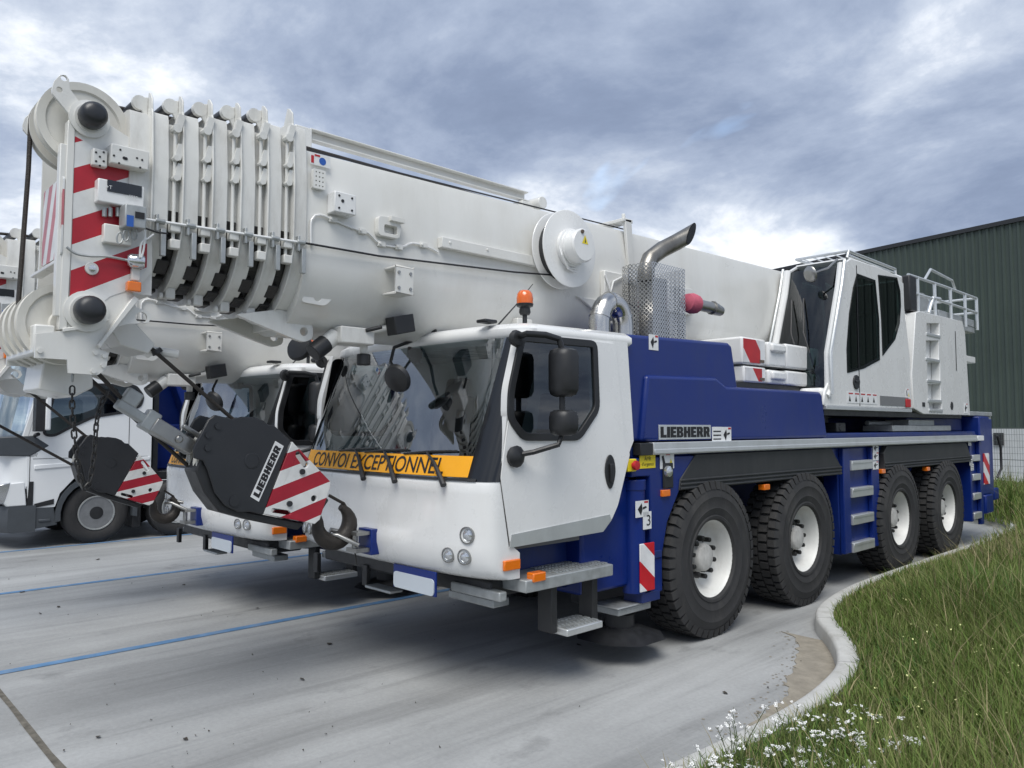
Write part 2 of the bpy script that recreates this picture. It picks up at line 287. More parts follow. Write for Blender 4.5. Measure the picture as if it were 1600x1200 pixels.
# ================================================================ the setting: yard, kerb, bank, building, fence
def mat_concrete():
    m = mat('yard_concrete', (.33, .335, .335), .72); nt = m.node_tree; N = nt.nodes; L = nt.links; b = N['Principled BSDF']; tc = N.new('ShaderNodeTexCoord')
    def nz(scale, detail, rough, sc=(1, 1, 1), rot=0, dist=0):
        mp = N.new('ShaderNodeMapping'); mp.inputs['Scale'].default_value = sc; mp.inputs['Rotation'].default_value = (0, 0, rot); L.new(tc.outputs['Object'], mp.inputs[0])
        n = N.new('ShaderNodeTexNoise'); n.inputs['Scale'].default_value = scale; n.inputs['Detail'].default_value = detail; n.inputs['Roughness'].default_value = rough; n.inputs['Distortion'].default_value = dist; L.new(mp.outputs[0], n.inputs[0]); return n.outputs[0]
    def rng(src, a, b_, c, d):
        r = N.new('ShaderNodeMapRange'); r.inputs[1].default_value = a; r.inputs[2].default_value = b_; r.inputs[3].default_value = c; r.inputs[4].default_value = d; L.new(src, r.inputs[0]); return r.outputs[0]
    def mul(a, c):
        k = N.new('ShaderNodeMath'); k.operation = 'MULTIPLY'; L.new(a, k.inputs[0]); L.new(c, k.inputs[1]); return k.outputs[0]
    cloud = rng(nz(.35, 6, .6), .3, .7, .80, 1.16)
    sweep = rng(nz(1.0, 7, .62, (1.6, .16, 1), R(-8), .6), .34, .66, .80, 1.10)     # tyre and broom marks along the bays
    track = rng(nz(2.4, 5, .7, (1.5, .10, 1), R(6), .3), .52, .72, 1.0, .74)
    fine = rng(nz(30, 6, .8), .25, .75, .86, 1.14)
    spots = rng(nz(2.1, 6, .62, (1, .6, 1)), .60, .74, 1.0, .62)
    f = mul(mul(mul(cloud, sweep), mul(track, fine)), spots)
    mp = N.new('ShaderNodeMapping'); mp.inputs['Rotation'].default_value = (0, 0, R(38)); L.new(tc.outputs['Object'], mp.inputs[0])
    br = N.new('ShaderNodeTexWave'); br.wave_type = 'BANDS'; br.inputs['Scale'].default_value = 5.5; br.inputs['Distortion'].default_value = 1.2; br.inputs['Detail'].default_value = 2; L.new(mp.outputs[0], br.inputs[0])
    msk = rng(nz(.55, 3, .5, (1, .5, 1)), .55, .68, 0.0, 1.0); tm = N.new('ShaderNodeMath'); tm.operation = 'MULTIPLY'; L.new(msk, tm.inputs[0]); L.new(rng(br.outputs[0], .55, .8, 0, .14), tm.inputs[1])
    one = N.new('ShaderNodeMath'); one.operation = 'SUBTRACT'; one.inputs[0].default_value = 1; L.new(tm.outputs[0], one.inputs[1])
    pass
    sc = N.new('ShaderNodeVectorMath'); sc.operation = 'SCALE'; sc.inputs[0].default_value = (.335, .342, .340); L.new(f, sc.inputs['Scale']); L.new(sc.outputs[0], b.inputs['Base Color'])
    L.new(rng(nz(1.2, 6, .6), .3, .7, .55, .85), b.inputs['Roughness'])
    bp = N.new('ShaderNodeBump'); bp.inputs['Strength'].default_value = .25; bp.inputs['Distance'].default_value = .006; L.new(nz(55, 6, .7), bp.inputs['Height']); L.new(bp.outputs[0], b.inputs['Normal'])
    return m
M['concrete'] = mat_concrete()
M['kerb'] = mat('kerb_concrete', (.50, .50, .48), .8, noise=.10, nscale=5, dirt=(.20, .19, .15), dscale=4, damt=.6, bump=.35, bscale=60)
M['lineblue'] = mat('blue_road_paint', (.09, .20, .36), .7, noise=.22, nscale=7, dirt=(.28, .29, .29), dscale=5, damt=.55)
M['soil'] = mat('bank_soil', (.075, .085, .035), .95, noise=.4, nscale=4, bump=.5, bscale=14)
M['sandm'] = mat('washed_sand', (.27, .245, .20), .95, noise=.18, nscale=9, bump=.4, bscale=50, dirt=(.14, .12, .09), dscale=12, damt=.5)
M['joint'] = mat('joint_filler', (.12, .11, .09), .9, noise=.5, nscale=12)
tag(MB().box(-400, 400, -400, 400, -.5, 0).build('concrete_yard', M['concrete'], smooth=0), 'grey concrete yard with tyre marks', None, kind='structure')
for x in (-1.88, -5.12, -8.47, -11.75, -15.0):
    tag(MB().face([(x - .05, -16, .004), (x + .05, -16, .004), (x + .05, 9, .004), (x - .05, 9, .004)]).build('parking_line', M['lineblue'], smooth=0), 'thin blue painted bay line on the concrete', None, kind='structure')
jb = MB(); pts = []
for i in range(60):
    x = -16 + i * .5; pts.append((x, -4.85 + random.uniform(-.012, .012), random.uniform(.012, .026)))
for a, b in zip(pts, pts[1:]): jb.face([(a[0], a[1] - a[2], .003), (b[0], b[1] - b[2], .003), (b[0], b[1] + b[2], .003), (a[0], a[1] + a[2], .003)])
tag(jb.build('expansion_joint', M['joint'], smooth=0), 'dirty joint running across the concrete', None, kind='structure')
# dry leaves and crumbs blown on the yard
M['litter'] = mat('dry_leaf', (.045, .038, .03), .9, noise=.4, nscale=30)
lb = MB()
for i in range(130):
    x, y = (random.uniform(-9, 3.0), random.uniform(-5.4, 0.5)) if i % 3 else (random.gauss(.6, .9), random.gauss(-3.9, .5))
    if x > 2.3 and y > -.6: continue
    r = random.choice((.005, .006, .007, .009, .012, .03)) * random.uniform(.7, 1.2); a0 = random.uniform(0, 6.3); k = random.uniform(.35, .9)
    lb.face([(x + r * math.cos(a0 + a) * (1 if j % 2 else .7), y + k * r * math.sin(a0 + a), .004 + random.uniform(0, .012)) for j, a in enumerate([i2 * 6.283 / 6 for i2 in range(6)])])
tag(lb.build('leaf_litter', M['litter'], smooth=0, fix=False), 'dry leaves and crumbs scattered on the concrete', None, kind='stuff')
# kerb ---------------------------------------------------------
def catmull(P, step=.1):
    out = []
    for i in range(len(P) - 1):
        p0, p1, p2, p3 = Vector(P[max(i - 1, 0)]), Vector(P[i]), Vector(P[i + 1]), Vector(P[min(i + 2, len(P) - 1)]); n = max(2, int((p2 - p1).length / step))
        for k in range(n):
            t = k / n; out.append(.5 * ((2 * p1) + (-p0 + p2) * t + (2 * p0 - 5 * p1 + 4 * p2 - p3) * t * t + (-p0 + 3 * p1 - 3 * p2 + p3) * t ** 3))
    out.append(Vector(P[-1])); return out
KP = [(-30, 16.5), (-8, 14.5), (-1.5, 12.6), (.6, 11.0), (1.25, 9.3), (1.345, 7.3), (1.345, 5), (1.37, 2.95), (1.45, 2.05), (1.58, 1.38), (1.72, 1.0), (1.88, .72), (2.08, .45), (2.27, .15), (2.43, -.16), (2.54, -.47), (2.64, -1.05), (2.67, -1.6), (2.66, -2.1), (2.62, -3), (2.5, -5), (2.4, -9), (2.4, -30)]
KC = catmull(KP, .12)
def kerb_normal(i):
    t = KC[min(i + 1, len(KC) - 1)] - KC[max(i - 1, 0)]; t.normalize(); return Vector((-t.y, t.x)) * 1.0 if (-t.y) > 0 else Vector((t.y, -t.x))
def knorm(i):
    t = KC[min(i + 1, len(KC) - 1)] - KC[max(i - 1, 0)]; t.normalize(); n = Vector((t.y, -t.x))   # path runs towards -y: its right-hand normal is -x
    return -n
kerb = empty('kerb'); tag(kerb, 'pale concrete kerb curving round the grass bank', None, kind='structure')
PROF = [(0, -.05), (.012, .10), (.022, .118), (.04, .126), (.155, .130), (.168, .122), (.172, -.05)]
i = 0; seglen = 0; start = 0
while i < len(KC) - 1:
    seglen += (KC[i + 1] - KC[i]).length; i += 1
    if seglen >= 1.25 or i == len(KC) - 1:
        rings = []
        for k in range(start, i + 1):
            n = knorm(k); p = KC[k]
            if k == start: p = p + (KC[k + 1] - KC[k]).normalized() * .007
            if k == i: p = p - (KC[k] - KC[k - 1]).normalized() * .007
            rings.append([(p.x + n.x * o, p.y + n.y * o, z) for o, z in PROF])
        MB().loft(rings).build('kerb_stone', M['kerb'], kerb, smooth=40)
        start = i; seglen = 0
# grass bank (the ground under the weeds) -----------------------
def bank_z(x, y, d): return .100 + .045 * min(d, 3.0) + .03 * math.sin(1.7 * x + .6 * y) * min(1, d) + .02 * math.sin(3.1 * y + x)*min(1, d)
bb = MB(); offs = [.165, .3, .5, .8, 1.2, 1.8, 2.6, 3.5, 5.0, 7.5]; rows = []
for k in range(0, len(KC), 2):
    n = knorm(k); rows.append([(KC[k].x + n.x * o, KC[k].y + n.y * o, bank_z(KC[k].x + n.x * o, KC[k].y + n.y * o, o - .16)) for o in offs])
bb.loft(rows, cap=False, closed=False)
tag(bb.build('grass_bank', M['soil'], smooth=60, fix=True), 'sloping bank of soil under the grass', None, kind='structure')
sp = [(1.60, .62), (1.78, .50), (1.93, .25), (2.05, -.02), (2.2, -.37), (2.26, -.62), (2.44, -.92), (2.46, -1.2), (2.52, -1.5), (2.56, -1.75), (2.65, -1.95)]
sb = MB(); inner = []; edge = []
for k in range(len(KC)):
    if -2.0 <= KC[k].y <= .62: inner.append((KC[k].x + .004, KC[k].y))
sc_ = catmull(sp, .05); edge = [(p.x + random.uniform(-.02, .02), p.y + random.uniform(-.02, .02)) for p in sc_]
poly = edge + list(reversed(inner))
sb.plate([(p[0], p[1]) for p in poly], [], 2, .001, .007)
for q_ in range(130):
    p_ = random.choice(edge); rr_ = random.uniform(.003, .014); cx_, cy_ = p_[0] - abs(random.gauss(0, .09)), p_[1] + random.gauss(0, .05)
    sb.face([(cx_ + rr_ * math.cos(a) * random.uniform(.6, 1.2), cy_ + rr_ * math.sin(a) * random.uniform(.6, 1.2), .003) for a in [k_ * .898 for k_ in range(7)]])
tag(sb.build('sand_patch', M['sandm'], smooth=0), 'washed sand lying along the inside of the kerb', None, kind='stuff')
# green warehouse ----------------------------------------------
M['clad'] = mat('green_cladding', (.040, .058, .047), .5, noise=.10, nscale=.6, dirt=(.07, .09, .08), dscale=.5, damt=.35, rvar=.08)
M['plinth'] = mat('plinth_concrete', (.48, .50, .50), .8, noise=.08, nscale=1.2, dirt=(.30, .30, .28), dscale=1, damt=.4)
A = onp(1600, 745, 2, 0); dirn = _ray(44, 667); dirn.z = 0; dirn.normalize(); A.z = 0; nrm = Vector((-dirn.y, dirn.x, 0));
if nrm.dot(CAM_POS - A) < 0: nrm = -nrm
wh = empty('warehouse'); tag(wh, 'dark green corrugated metal warehouse with pale concrete base', 'building')
S0, S1, EAVE, PL = -16.0, 17.0, 9.55, 1.78
w = MB(); pr = []; s = S0
while s < S1:
    for ds, h in ((0, 0), (.13, 0), (.165, .05), (.24, .05), (.275, 0)): pr.append((s + ds, h))
    s += .275
lo = [A + dirn * a + nrm * h + Vector((0, 0, PL)) for a, h in pr]; hi = [p + Vector((0, 0, EAVE - PL)) for p in lo]
w.loft([lo, hi], cap=False, closed=False); w.build('corrugated_wall', M['clad'], wh, smooth=0, fix=False)
def wbox(name, a0, a1, h0, h1, z0, z1, mt):
    b = MB(); c = A + dirn * ((a0 + a1) / 2) + nrm * ((h0 + h1) / 2) + Vector((0, 0, (z0 + z1) / 2)); b.obox(c, dirn * ((a1 - a0) / 2), nrm * ((h1 - h0) / 2), Vector((0, 0, (z1 - z0) / 2))); return b.build(name, mt, wh, smooth=0)
wbox('plinth', S0, S1, -.4, .07, 0, PL - .003, M['plinth']); wbox('eave_trim', S0 - .1, S1 + .1, -.1, .12, EAVE - .003, EAVE + .16, M['black'])
wbox('building_body', S0 + .05, S1 - .05, -22, -.42, .02, EAVE - .05, M['clad']); wbox('electrical_box', .62, .95, .07, .16, 1.15, 1.62, M['black'])
# mesh fence in front of it
M['wire'] = mat('fence_wire', (.10, .12, .11), .6, .3)
F0 = A + nrm * 3.2; fe = empty('mesh_fence', tuple(F0)); tag(fe, 'dark wire mesh panel fence in front of the green warehouse', 'fence')
for pnl in range(-5, 5):
    a0 = pnl * 2.5 + .9; P0 = dirn * a0
    MB().obox(P0 + Vector((0, 0, .95)), dirn * .03, nrm * .03, Vector((0, 0, .97))).build('fence_post', M['wire'], fe, smooth=0)
    g = MB()
    for k in range(1, 31): g.obox(P0 + dirn * (k * .0806) + Vector((0, 0, .95)), dirn * .0032, nrm * .0032, Vector((0, 0, .88)))
    for k in range(9): g.obox(P0 + dirn * 1.25 + nrm * .007 + Vector((0, 0, .10 + k * .213)), dirn * 1.22, nrm * .0035, Vector((0, 0, .0045 if k not in (3, 8) else .011)))
    g.build('wire_panel', M['wire'], fe, smooth=0, fix=False)
# ================================================================ the mobile crane (built at the origin: x to its left-hand side, y backwards, z up)
crane = empty('mobile_crane'); tag(crane, 'white and blue four axle mobile crane parked beside the kerb, nearest the camera', 'crane', 'mobile cranes parked side by side')
def X1(*p): return yz(1.25, *p)
# ---- wheels
def make_wheel():
    r = MB(); r.lathe([(.30, -.17), (.335, -.165), (.32, -.12), (.318, .03), (.335, .10), (.345, .150), (.372, .168), (.374, .178), (.362, .182), (.345, .172), (.325, .125), (.306, .06), (.292, .02), (.262, -.012), (.215, -.028), (.19, -.03), (0, -.03)], n=48)
    wl = r.build('wheel', M['rim'], crane, smooth=50)
    t = MB(); hw = .192
    side = [(.338, .165), (.352, .185), (.375, .188), (.385, .180), (.43, .192), (.445, .197), (.455, .193), (.53, .197), (.545, .201), (.56, .196), (.60, .189), (.628, .178), (.648, .164), (.656, .15), (.660, .10), (.660, 0)]
    prof = side + [(a, -b) for a, b in reversed(side[:-1])]
    t.lathe(prof, n=80, close=True)
    K = 46
    for k in range(K):
        a = 2 * math.pi * k / K; da = 2 * math.pi / K
        def pt(r_, x_, ang): return (x_, r_ * math.cos(ang), r_ * math.sin(ang))
        for sgn in (1, -1):
            off = 0 if sgn > 0 else .5 * da
            for (x0, x1, w0, w1, rb, rt, sh) in ((.192, .108, .40, .36, .625, .686, 0), (.096, .008, .36, .40, .655, .687, .5)):
                a0 = a + off + sh * da; vs = []
                xo, xi = sgn * x0, sgn * x1; rbo = .612 if x0 > .15 else rb; rto = .672 if x0 > .15 else rt
                for (xx, rr, ww) in ((xo, rbo, w0), (xi, rb + .02, w1), (xi, rt, w1), (xo if x0 < .15 else sgn * .176, rto + (.010 if x0 > .15 else 0), w0)):
                    for e in (-1, 1): vs.append(pt(rr, xx, a0 + e * ww * da * (1.0 if rr < .67 else .93)))
                t.raw(vs, [(0, 2, 3, 1), (2, 4, 5, 3), (4, 6, 7, 5), (6, 0, 1, 7), (0, 6, 4, 2), (1, 3, 5, 7)])
    t.build('tyre', M['rubber'], wl, smooth=28)
    h = MB(); h.lathe([(.135, -.03), (.135, .03), (.128, .035), (.122, .085), (.108, .10), (.10, .104), (0, .106)], n=20); h.build('hub_cap', M['hub'], wl, smooth=40)
    for k in range(10):
        a = 2 * math.pi * (k + .5) / 10; n = MB(); n.lathe([(.030, -.03), (.030, .006), (.022, .010), (.022, .082), (.016, .088), (0, .088)], (0, .170 * math.cos(a), .170 * math.sin(a)), (1, 0, 0), 8); n.build('lug_nut', M['nut'], wl, smooth=40)
    return wl
M['rim'] = mat('rim_paint', (.68, .68, .65), .42, noise=.04, nscale=9, dirt=(.30, .27, .22), dscale=5, damt=.45)
M['hub'] = mat('hub_paint', (.52, .51, .48), .6, noise=.15, nscale=14, dirt=(.16, .14, .12), dscale=9, damt=.7)
M['nut'] = mat('nut_cap', (.012, .012, .012), .4)
wheel0 = make_wheel(); AXLES = (.02, 1.78, 4.40, 6.22); WZ = .685
for k, y in enumerate(AXLES):
    w = wheel0 if k == 0 else dup(wheel0, crane); w.location = (1.108, y, WZ); w.rotation_euler = (R(17 * k + 5), 0, 0)
    w2 = dup(wheel0, crane, skip=('lug_nut',)); w2.location = (-1.108, y, WZ); w2.rotation_euler = (0, 0, math.pi)
    MB().cyl((-.95, y, WZ), (.95, y, WZ), .10, n=12).box(-.3, .3, y - .2, y + .2, WZ - .16, WZ + .22).build('axle', M['grease'], crane, bevel=.02)
# ---- chassis
MB().box(-.48, .48, -2.2, 8.3, .62, 1.28).build('chassis_frame', M['dblue'], crane, bevel=.02)
MB().box(-1.20, 1.20, -1.05, 8.0, 1.60, 1.685).build('deck', M['dblue'], crane, bevel=.01)
MB().box(-1.18, 1.18, 2.45, 7.95, 1.687, 1.78).box(-1.0, 1.0, 5.5, 7.9, 1.78, 1.99).build('deck_plinth', M['dblue'], crane, bevel=.02)
MB().box(1.205, 1.290, -.86, 7.62, 1.622, 1.722).box(1.290, 1.300, -.86, 7.62, 1.630, 1.668).build('side_rail', M['alu'], crane, bevel=.006)
MB().box(1.205, 1.286, -1.03, -.866, 1.620, 1.720).build('rail_end', M['black'], crane, bevel=.006)
MB().box(1.205, 1.290, 7.66, 7.98, 1.63, 1.71).build('rail_tail', M['sticker'], crane, bevel=.006)
# blue side panels between the wheel bays
pf = X1((988, 715), (1062, 715), (1085, 714), (1062, 765), (1042, 820), (1040, 945), (1010, 950), (985, 800))
MB().prism([(-1.10, 1.60), (-.18, 1.60), (-.42, 1.34), (-.62, 1.06), (-.70, .80), (-.70, .50), (-.86, .50), (-.86, 1.45), (-1.10, 1.45)], 0, 1.10, 1.245).build('side_panel', M['blue'], crane, bevel=.008)
MB().prism([(-1.62, .58), (-1.02, .58), (-1.02, 1.45), (-1.20, 1.45), (-1.32, 1.22), (-1.62, 1.10)], 0, -1.16, 1.17).build('outrigger_box', M['blue'], crane, bevel=.025)
MB().prism([(-2.35, .72), (-1.60, .62), (-1.60, 1.10), (-2.35, 1.04)], 0, -1.1, 1.02).build('cab_floor_beam', M['dblue'], crane, bevel=.02)
mid = MB().prism([(2.52, 1.60), (4.05, 1.60), (3.98, 1.36), (3.90, .98), (3.80, .40), (2.86, .38), (2.80, .80), (2.78, 1.30)], 0, 1.02, 1.19); mid.box(1.19, 1.245, 2.82, 3.0, .40, 1.60).box(1.19, 1.245, 3.62, 3.84, .40, 1.60)
midp = mid.build('ladder_panel', M['blue'], crane, bevel=.008)
for k in range(4):
    z = 1.40 - .315 * k; MB().box(1.19, 1.262, 3.006, 3.614, z - .055, z + .055).box(1.262, 1.268, 3.02, 3.60, z + .02, z + .05).build('ladder_step', M['alu'], crane, bevel=.008)
rear = MB().box(1.0, 1.19, 7.42, 8.0, .38, 1.60).box(1.19, 1.24, 7.42, 7.50, .38, 1.60).box(1.19, 1.245, 7.88, 8.02, .30, 1.62); rear.build('rear_ladder_panel', M['blue'], crane, bevel=.008)
for k in range(4):
    z = 1.36 - .30 * k; MB().box(1.19, 1.258, 7.505, 7.875, z - .05, z + .05).build('ladder_step', M['alu'], crane, bevel=.008)
rb = MB().box(-1.2, 1.22, 8.03, 8.55, .75, 2.02).box(1.02, 1.2, 8.56, 8.78, .72, 1.98).box(.9, 1.26, 8.1, 8.5, .45, .75).box(1.0, 1.2, 8.78, 9.05, .62, .82); rb.build('rear_outrigger_box', M['blue'], crane, bevel=.02)
MB().box(1.222, 1.232, 8.14, 8.44, .92, 1.42).build('warning_sign', M['st_sign'], crane)
MB().tube([(1.24, 8.9, 1.7), (1.26, 9.0, 1.5), (1.26, 9.0, 1.15), (1.22, 8.9, 1.0)], .02, 8).build('hose', M['black'], crane)
MB().box(-1.0, 1.15, 7.3, 9.0, 2.03, 2.10).box(-1, 1.12, 8.9, 9.05, 1.6, 2.03).build('rear_platform', M['galv'], crane, bevel=.01)
MB().box(.75, 1.14, 4.6, 6.9, 1.79, 1.87).box(.78, 1.1, 5.3, 6.3, 1.87, 1.95).cyl((.85, 4.5, 1.9), (.85, 7.2, 1.9), .035).build('stowed_rods', M['galv'], crane, bevel=.008)
MB().box(.9, 1.12, 2.95, 3.2, 1.79, 1.90).cyl((1.0, 3.05, 1.84), (1.13, 3.05, 1.84), .04).build('deck_valve', M['black'], crane, bevel=.01)
# fenders
for (a, b) in ((-.20, 2.50), (4.08, 7.20)):
    f = MB(); L0, L1 = (-.46, 2.76) if a < 0 else (3.98, 7.42)
    f.prism([(a, 1.61), (b, 1.61), (b + .10, 1.52), (L1 - .02, 1.40), (L1, 1.31), (L0, 1.31), (L0 + .02, 1.40), (a - .10, 1.52)], 0, .62, 1.255)
    for z in (1.325, 1.36, 1.395): f.box(1.255, 1.268, L0 + .02, L1 - .02, z - .010, z + .010)
    f.build('fender', M['fender'], crane, bevel=.008)
for (y, z, x) in ((-.66, 1.30, 1.25), (1.02, 1.26, 1.25), (3.93, 1.30, 1.25), (5.5, 1.27, 1.25)):
    MB().box(x - .05, x + .02, y - .055, y + .055, z - .028, z + .028).build('side_marker', M['amber'], crane, bevel=.006)
# decals and small fittings on the blue side
def decal(u, v, w, h, x, art='person', parent=crane, name='decal'):
    p = onp(u, v, 0, x); d = MB().box(x, x + .003, p.y - w / 2, p.y + w / 2, p.z - h / 2, p.z + h / 2).build(name, M['sticker'], parent, smooth=0)
    a = MB(); X = x + .0045; k = w / 2; q = h / 2
    if art == 'warn':
        a.face([(X, p.y - k * .8, p.z + q * .6), (X, p.y - k * .5, p.z + q * .7), (X, p.y - k * .2, p.z - q * .6), (X, p.y - k * .6, p.z - q * .5)], 0); a.face([(X, p.y + k * .25, p.z - q * .6), (X, p.y + k * .8, p.z - q * .6), (X, p.y + k * .52, p.z + q * .3)], 1); a.face([(X, p.y - k * .2, p.z + q * .72), (X, p.y + k * .4, p.z + q * .72), (X, p.y + k * .4, p.z + q * .95), (X, p.y - k * .2, p.z + q * .95)], 2)
    elif art == 'person':
        a.face([(X, p.y - k * .7, p.z), (X, p.y - k * .1, p.z + q * .7), (X, p.y + k * .05, p.z), (X, p.y - k * .2, p.z - q * .8)], 0); a.face([(X, p.y + k * .1, p.z - q * .1), (X, p.y + k * .7, p.z + q * .1), (X, p.y + k * .6, p.z + q * .3), (X, p.y + k * .1, p.z + q * .2)], 0); a.face([(X, p.y + k * .3, p.z + q * .68), (X, p.y + k * .9, p.z + q * .68), (X, p.y + k * .9, p.z + q * .92), (X, p.y + k * .3, p.z + q * .92)], 2)
    else:
        for i in range(3): a.face([(X, p.y - k * .8, p.z + q * (.5 - .5 * i)), (X, p.y + k * .8, p.z + q * (.5 - .5 * i)), (X, p.y + k * .8, p.z + q * (.34 - .5 * i)), (X, p.y - k * .8, p.z + q * (.34 - .5 * i))], 0)
    a.build('pictogram', [M['ink'], M['yel'], M['red']], d, smooth=0, fix=False); return d
decal(1042, 720, .20, .13, 1.249, 'warn'); decal(1003, 795, .17, .13, 1.266, 'person')
for v in (700, 713, 727): decal(1368, v, .17, .10, 1.248, 'person')
for u, v in ((1515, 691), (1517, 722), (1519, 730)): decal(u, v, .14, .10, 1.248, 'lines')
d3 = onp(1011, 813, 0, 1.266); pl3 = MB().box(1.266, 1.269, d3.y - .055, d3.y + .055, d3.z - .07, d3.z + .07).build('number_label', M['sticker'], crane, smooth=0)
text_obj('lettering', '3', M['ink'], pl3, .085, (1.269, d3.y - .01, d3.z - .042), (0, 1, 0), (0, 0, 1), .05)
e = onp(1012, 721, 0, 1.25); em = MB().box(1.246, 1.250, e.y - .105, e.y + .105, e.z - .055, e.z + .055).build('emergency_stop_label', M['yel'], crane, smooth=0)
text_obj('lettering', 'Arrêt', M['ink'], em, .036, (1.25, e.y - .045, e.z + .008), (0, 1, 0), (0, 0, 1), .09)
text_obj('lettering', "d'urgence", M['ink'], em, .036, (1.25, e.y - .08, e.z - .042), (0, 1, 0), (0, 0, 1), .16)
e2 = onp(989, 727, 0, 1.27); eb = MB().box(1.20, 1.27, e2.y - .06, e2.y + .05, e2.z - .05, e2.z + .05).build('emergency_stop', M['yel'], crane, bevel=.008); MB().lathe([(.022, 0), (.022, .02), (.038, .022), (.036, .045), (0, .05)], (1.27, e2.y, e2.z), (1, 0, 0), 14).build('push_button', M['red'], eb)
q = onp(1043, 742, 0, 1.25); lb_ = MB().box(1.245, 1.262, q.y - .07, q.y + .07, q.z - .11, q.z + .10).build('work_lamp', M['black'], crane, bevel=.008); MB().lathe([(.05, 0), (.045, .02), (0, .03)], (1.262, q.y - .015, q.z + .03), (1, 0, 0), 14).build('lamp_lens', M['lens'], lb_)
# front outrigger jack
j = MB(); j.cyl((1.17, -.98, .52), (1.17, -.98, 1.42), .092, n=20).cyl((1.17, -.98, 1.34), (1.17, -.98, 1.425), .10, n=20); j.build('jack_cylinder', M['blue'], crane, bevel=.006)
MB().box(1.04, 1.26, -1.0, -.72, .78, .84).box(1.06, 1.25, -.98, -.74, .44, .52).build('jack_bracket', M['dblue'], crane, bevel=.006)
s = onp(1012, 886, 0, 1.27); MB().box(1.258, 1.27, s.y - .095, s.y + .095, s.z - .19, s.z + .19).build('warning_sign', M['st_sign'], crane, bevel=.004)
MB().box(.88, 1.20, -1.22, -.80, .37, .42).box(.95, 1.22, -1.25, -.82, .425, .44).build('jack_carrier', M['galv'], crane, bevel=.006)
MB().cyl((1.05, -1.02, .20), (1.05, -1.02, .345), .12, n=18).build('jack_foot', M['black'], crane)
pad = MB(); pad.loft([[(1.05 + .34 * a, -1.02 + .34 * b, .17) for a, b in ((1, -.45), (1, .45), (.45, 1), (-.45, 1), (-1, .45), (-1, -.45), (-.45, -1), (.45, -1))], [(1.05 + .15 * a, -1.02 + .15 * b, .245) for a, b in ((1, -.45), (1, .45), (.45, 1), (-.45, 1), (-1, .45), (-1, -.45), (-.45, -1), (.45, -1))]]); pad.build('jack_pad', M['black'], crane, smooth=20)
MB().box(.3, 1.0, -.78, -.74, .28, .75).build('mud_flap', M['black'], crane)
# cab access step
st = MB().box(1.00, 1.33, -2.36, -1.44, .735, .82).build('access_step', M['galv'], crane, bevel=.008); tr = MB()
for i in range(16):
    for k in range(4): tr.box(1.03 + .07 * k, 1.075 + .07 * k, -2.02 + .036 * i, -1.995 + .036 * i, .822, .829)
tr.build('tread_grip', M['galv'], st, smooth=0, fix=False)
for y in (-2.02, -1.58): MB().box(1.13, 1.27, y - .03, y + .03, .40, .733).build('step_leg', M['black'], crane, bevel=.008)
s2 = MB().box(1.10, 1.36, -1.985, -1.60, .385, .435).build('access_step', M['alu'], crane, bevel=.008); tr = MB()
for i in range(9):
    for k in range(3): tr.box(1.125 + .078 * k, 1.175 + .078 * k, -1.965 + .04 * i, -1.94 + .04 * i, .437, .444)
tr.build('tread_grip', M['galv'], s2, smooth=0, fix=False)
# blue engine cover
hood = MB(); up_ = [(-1.14, 1.73), (-1.14, 2.585), (-1.09, 2.60), (.44, 2.645), (.50, 2.62), (.60, 2.20), (.60, 1.73)]
hood.prism(up_, 0, .52, 1.215); lw = [(-.97, 1.73), (-.88, 2.275), (.16, 2.30), (.34, 2.225), (2.26, 2.235), (2.31, 2.21), (2.42, 1.73)]
hood.prism(lw, 0, .45, 1.25); hood.prism([(-1.12, 1.73), (-1.12, 2.15), (2.2, 2.15), (2.3, 1.73)], 0, -1.22, .5)
hoodo = hood.build('engine_cover', M['blue'], crane, bevel=.03, seg=3)
b0, b1 = onp(1029, 687, 0, 1.252), onp(1110, 664, 0, 1.252); by0, by1, bz0, bz1 = b0.y, b1.y, b0.z, b1.z
bd = MB().box(1.251, 1.257, by0, by1, bz0, bz1).build('maker_badge', M['alu'], crane, bevel=.002)
block_letters('LIEBHERR', M['ink'], bd, (1.257, by0 + .022, bz0 + (bz1 - bz0) * .13), (0, 1, 0), (0, 0, 1), (by1 - by0) - .044, (bz1 - bz0) * .74)
decal(1120, 679, .16, .14, 1.251, 'lines'); decal(1135, 679, .16, .14, 1.251, 'person'); decal(1021, 535, .13, .13, 1.216, 'person')
# exhaust
M['pipe'] = mat('sooty_steel', (.24, .23, .21), .36, .85, noise=.25, nscale=5, dirt=(.05, .045, .04), dscale=3, damt=.8)
g = MB(); y0, y1, z0, z1 = -.62, .24, 2.64, 3.32
def perf(y0, y1, z0, z1, fx, step=.036, r=.31):
    """perforated sheet: every hole is cut"""
    n = max(1, int((y1 - y0) / step)); k = max(1, int((z1 - z0) / step)); dy_, dz_ = (y1 - y0) / n, (z1 - z0) / k
    for i in range(n):
        for q in range(k):
            cy, cz = y0 + (i + .5) * dy_, z0 + (q + .5) * dz_; O = []; I = []
            for a in range(8):
                t = R(45 * a + 22.5); c_, s_ = math.cos(t), math.sin(t); m_ = max(abs(c_), abs(s_)); O.append(fx(cy + c_ / m_ * dy_ / 2, cz + s_ / m_ * dz_ / 2)); I.append(fx(cy + c_ * r * dy_, cz + s_ * r * dz_))
            g.raw(O + I, [(a, (a + 1) % 8, 8 + (a + 1) % 8, 8 + a) for a in range(8)])
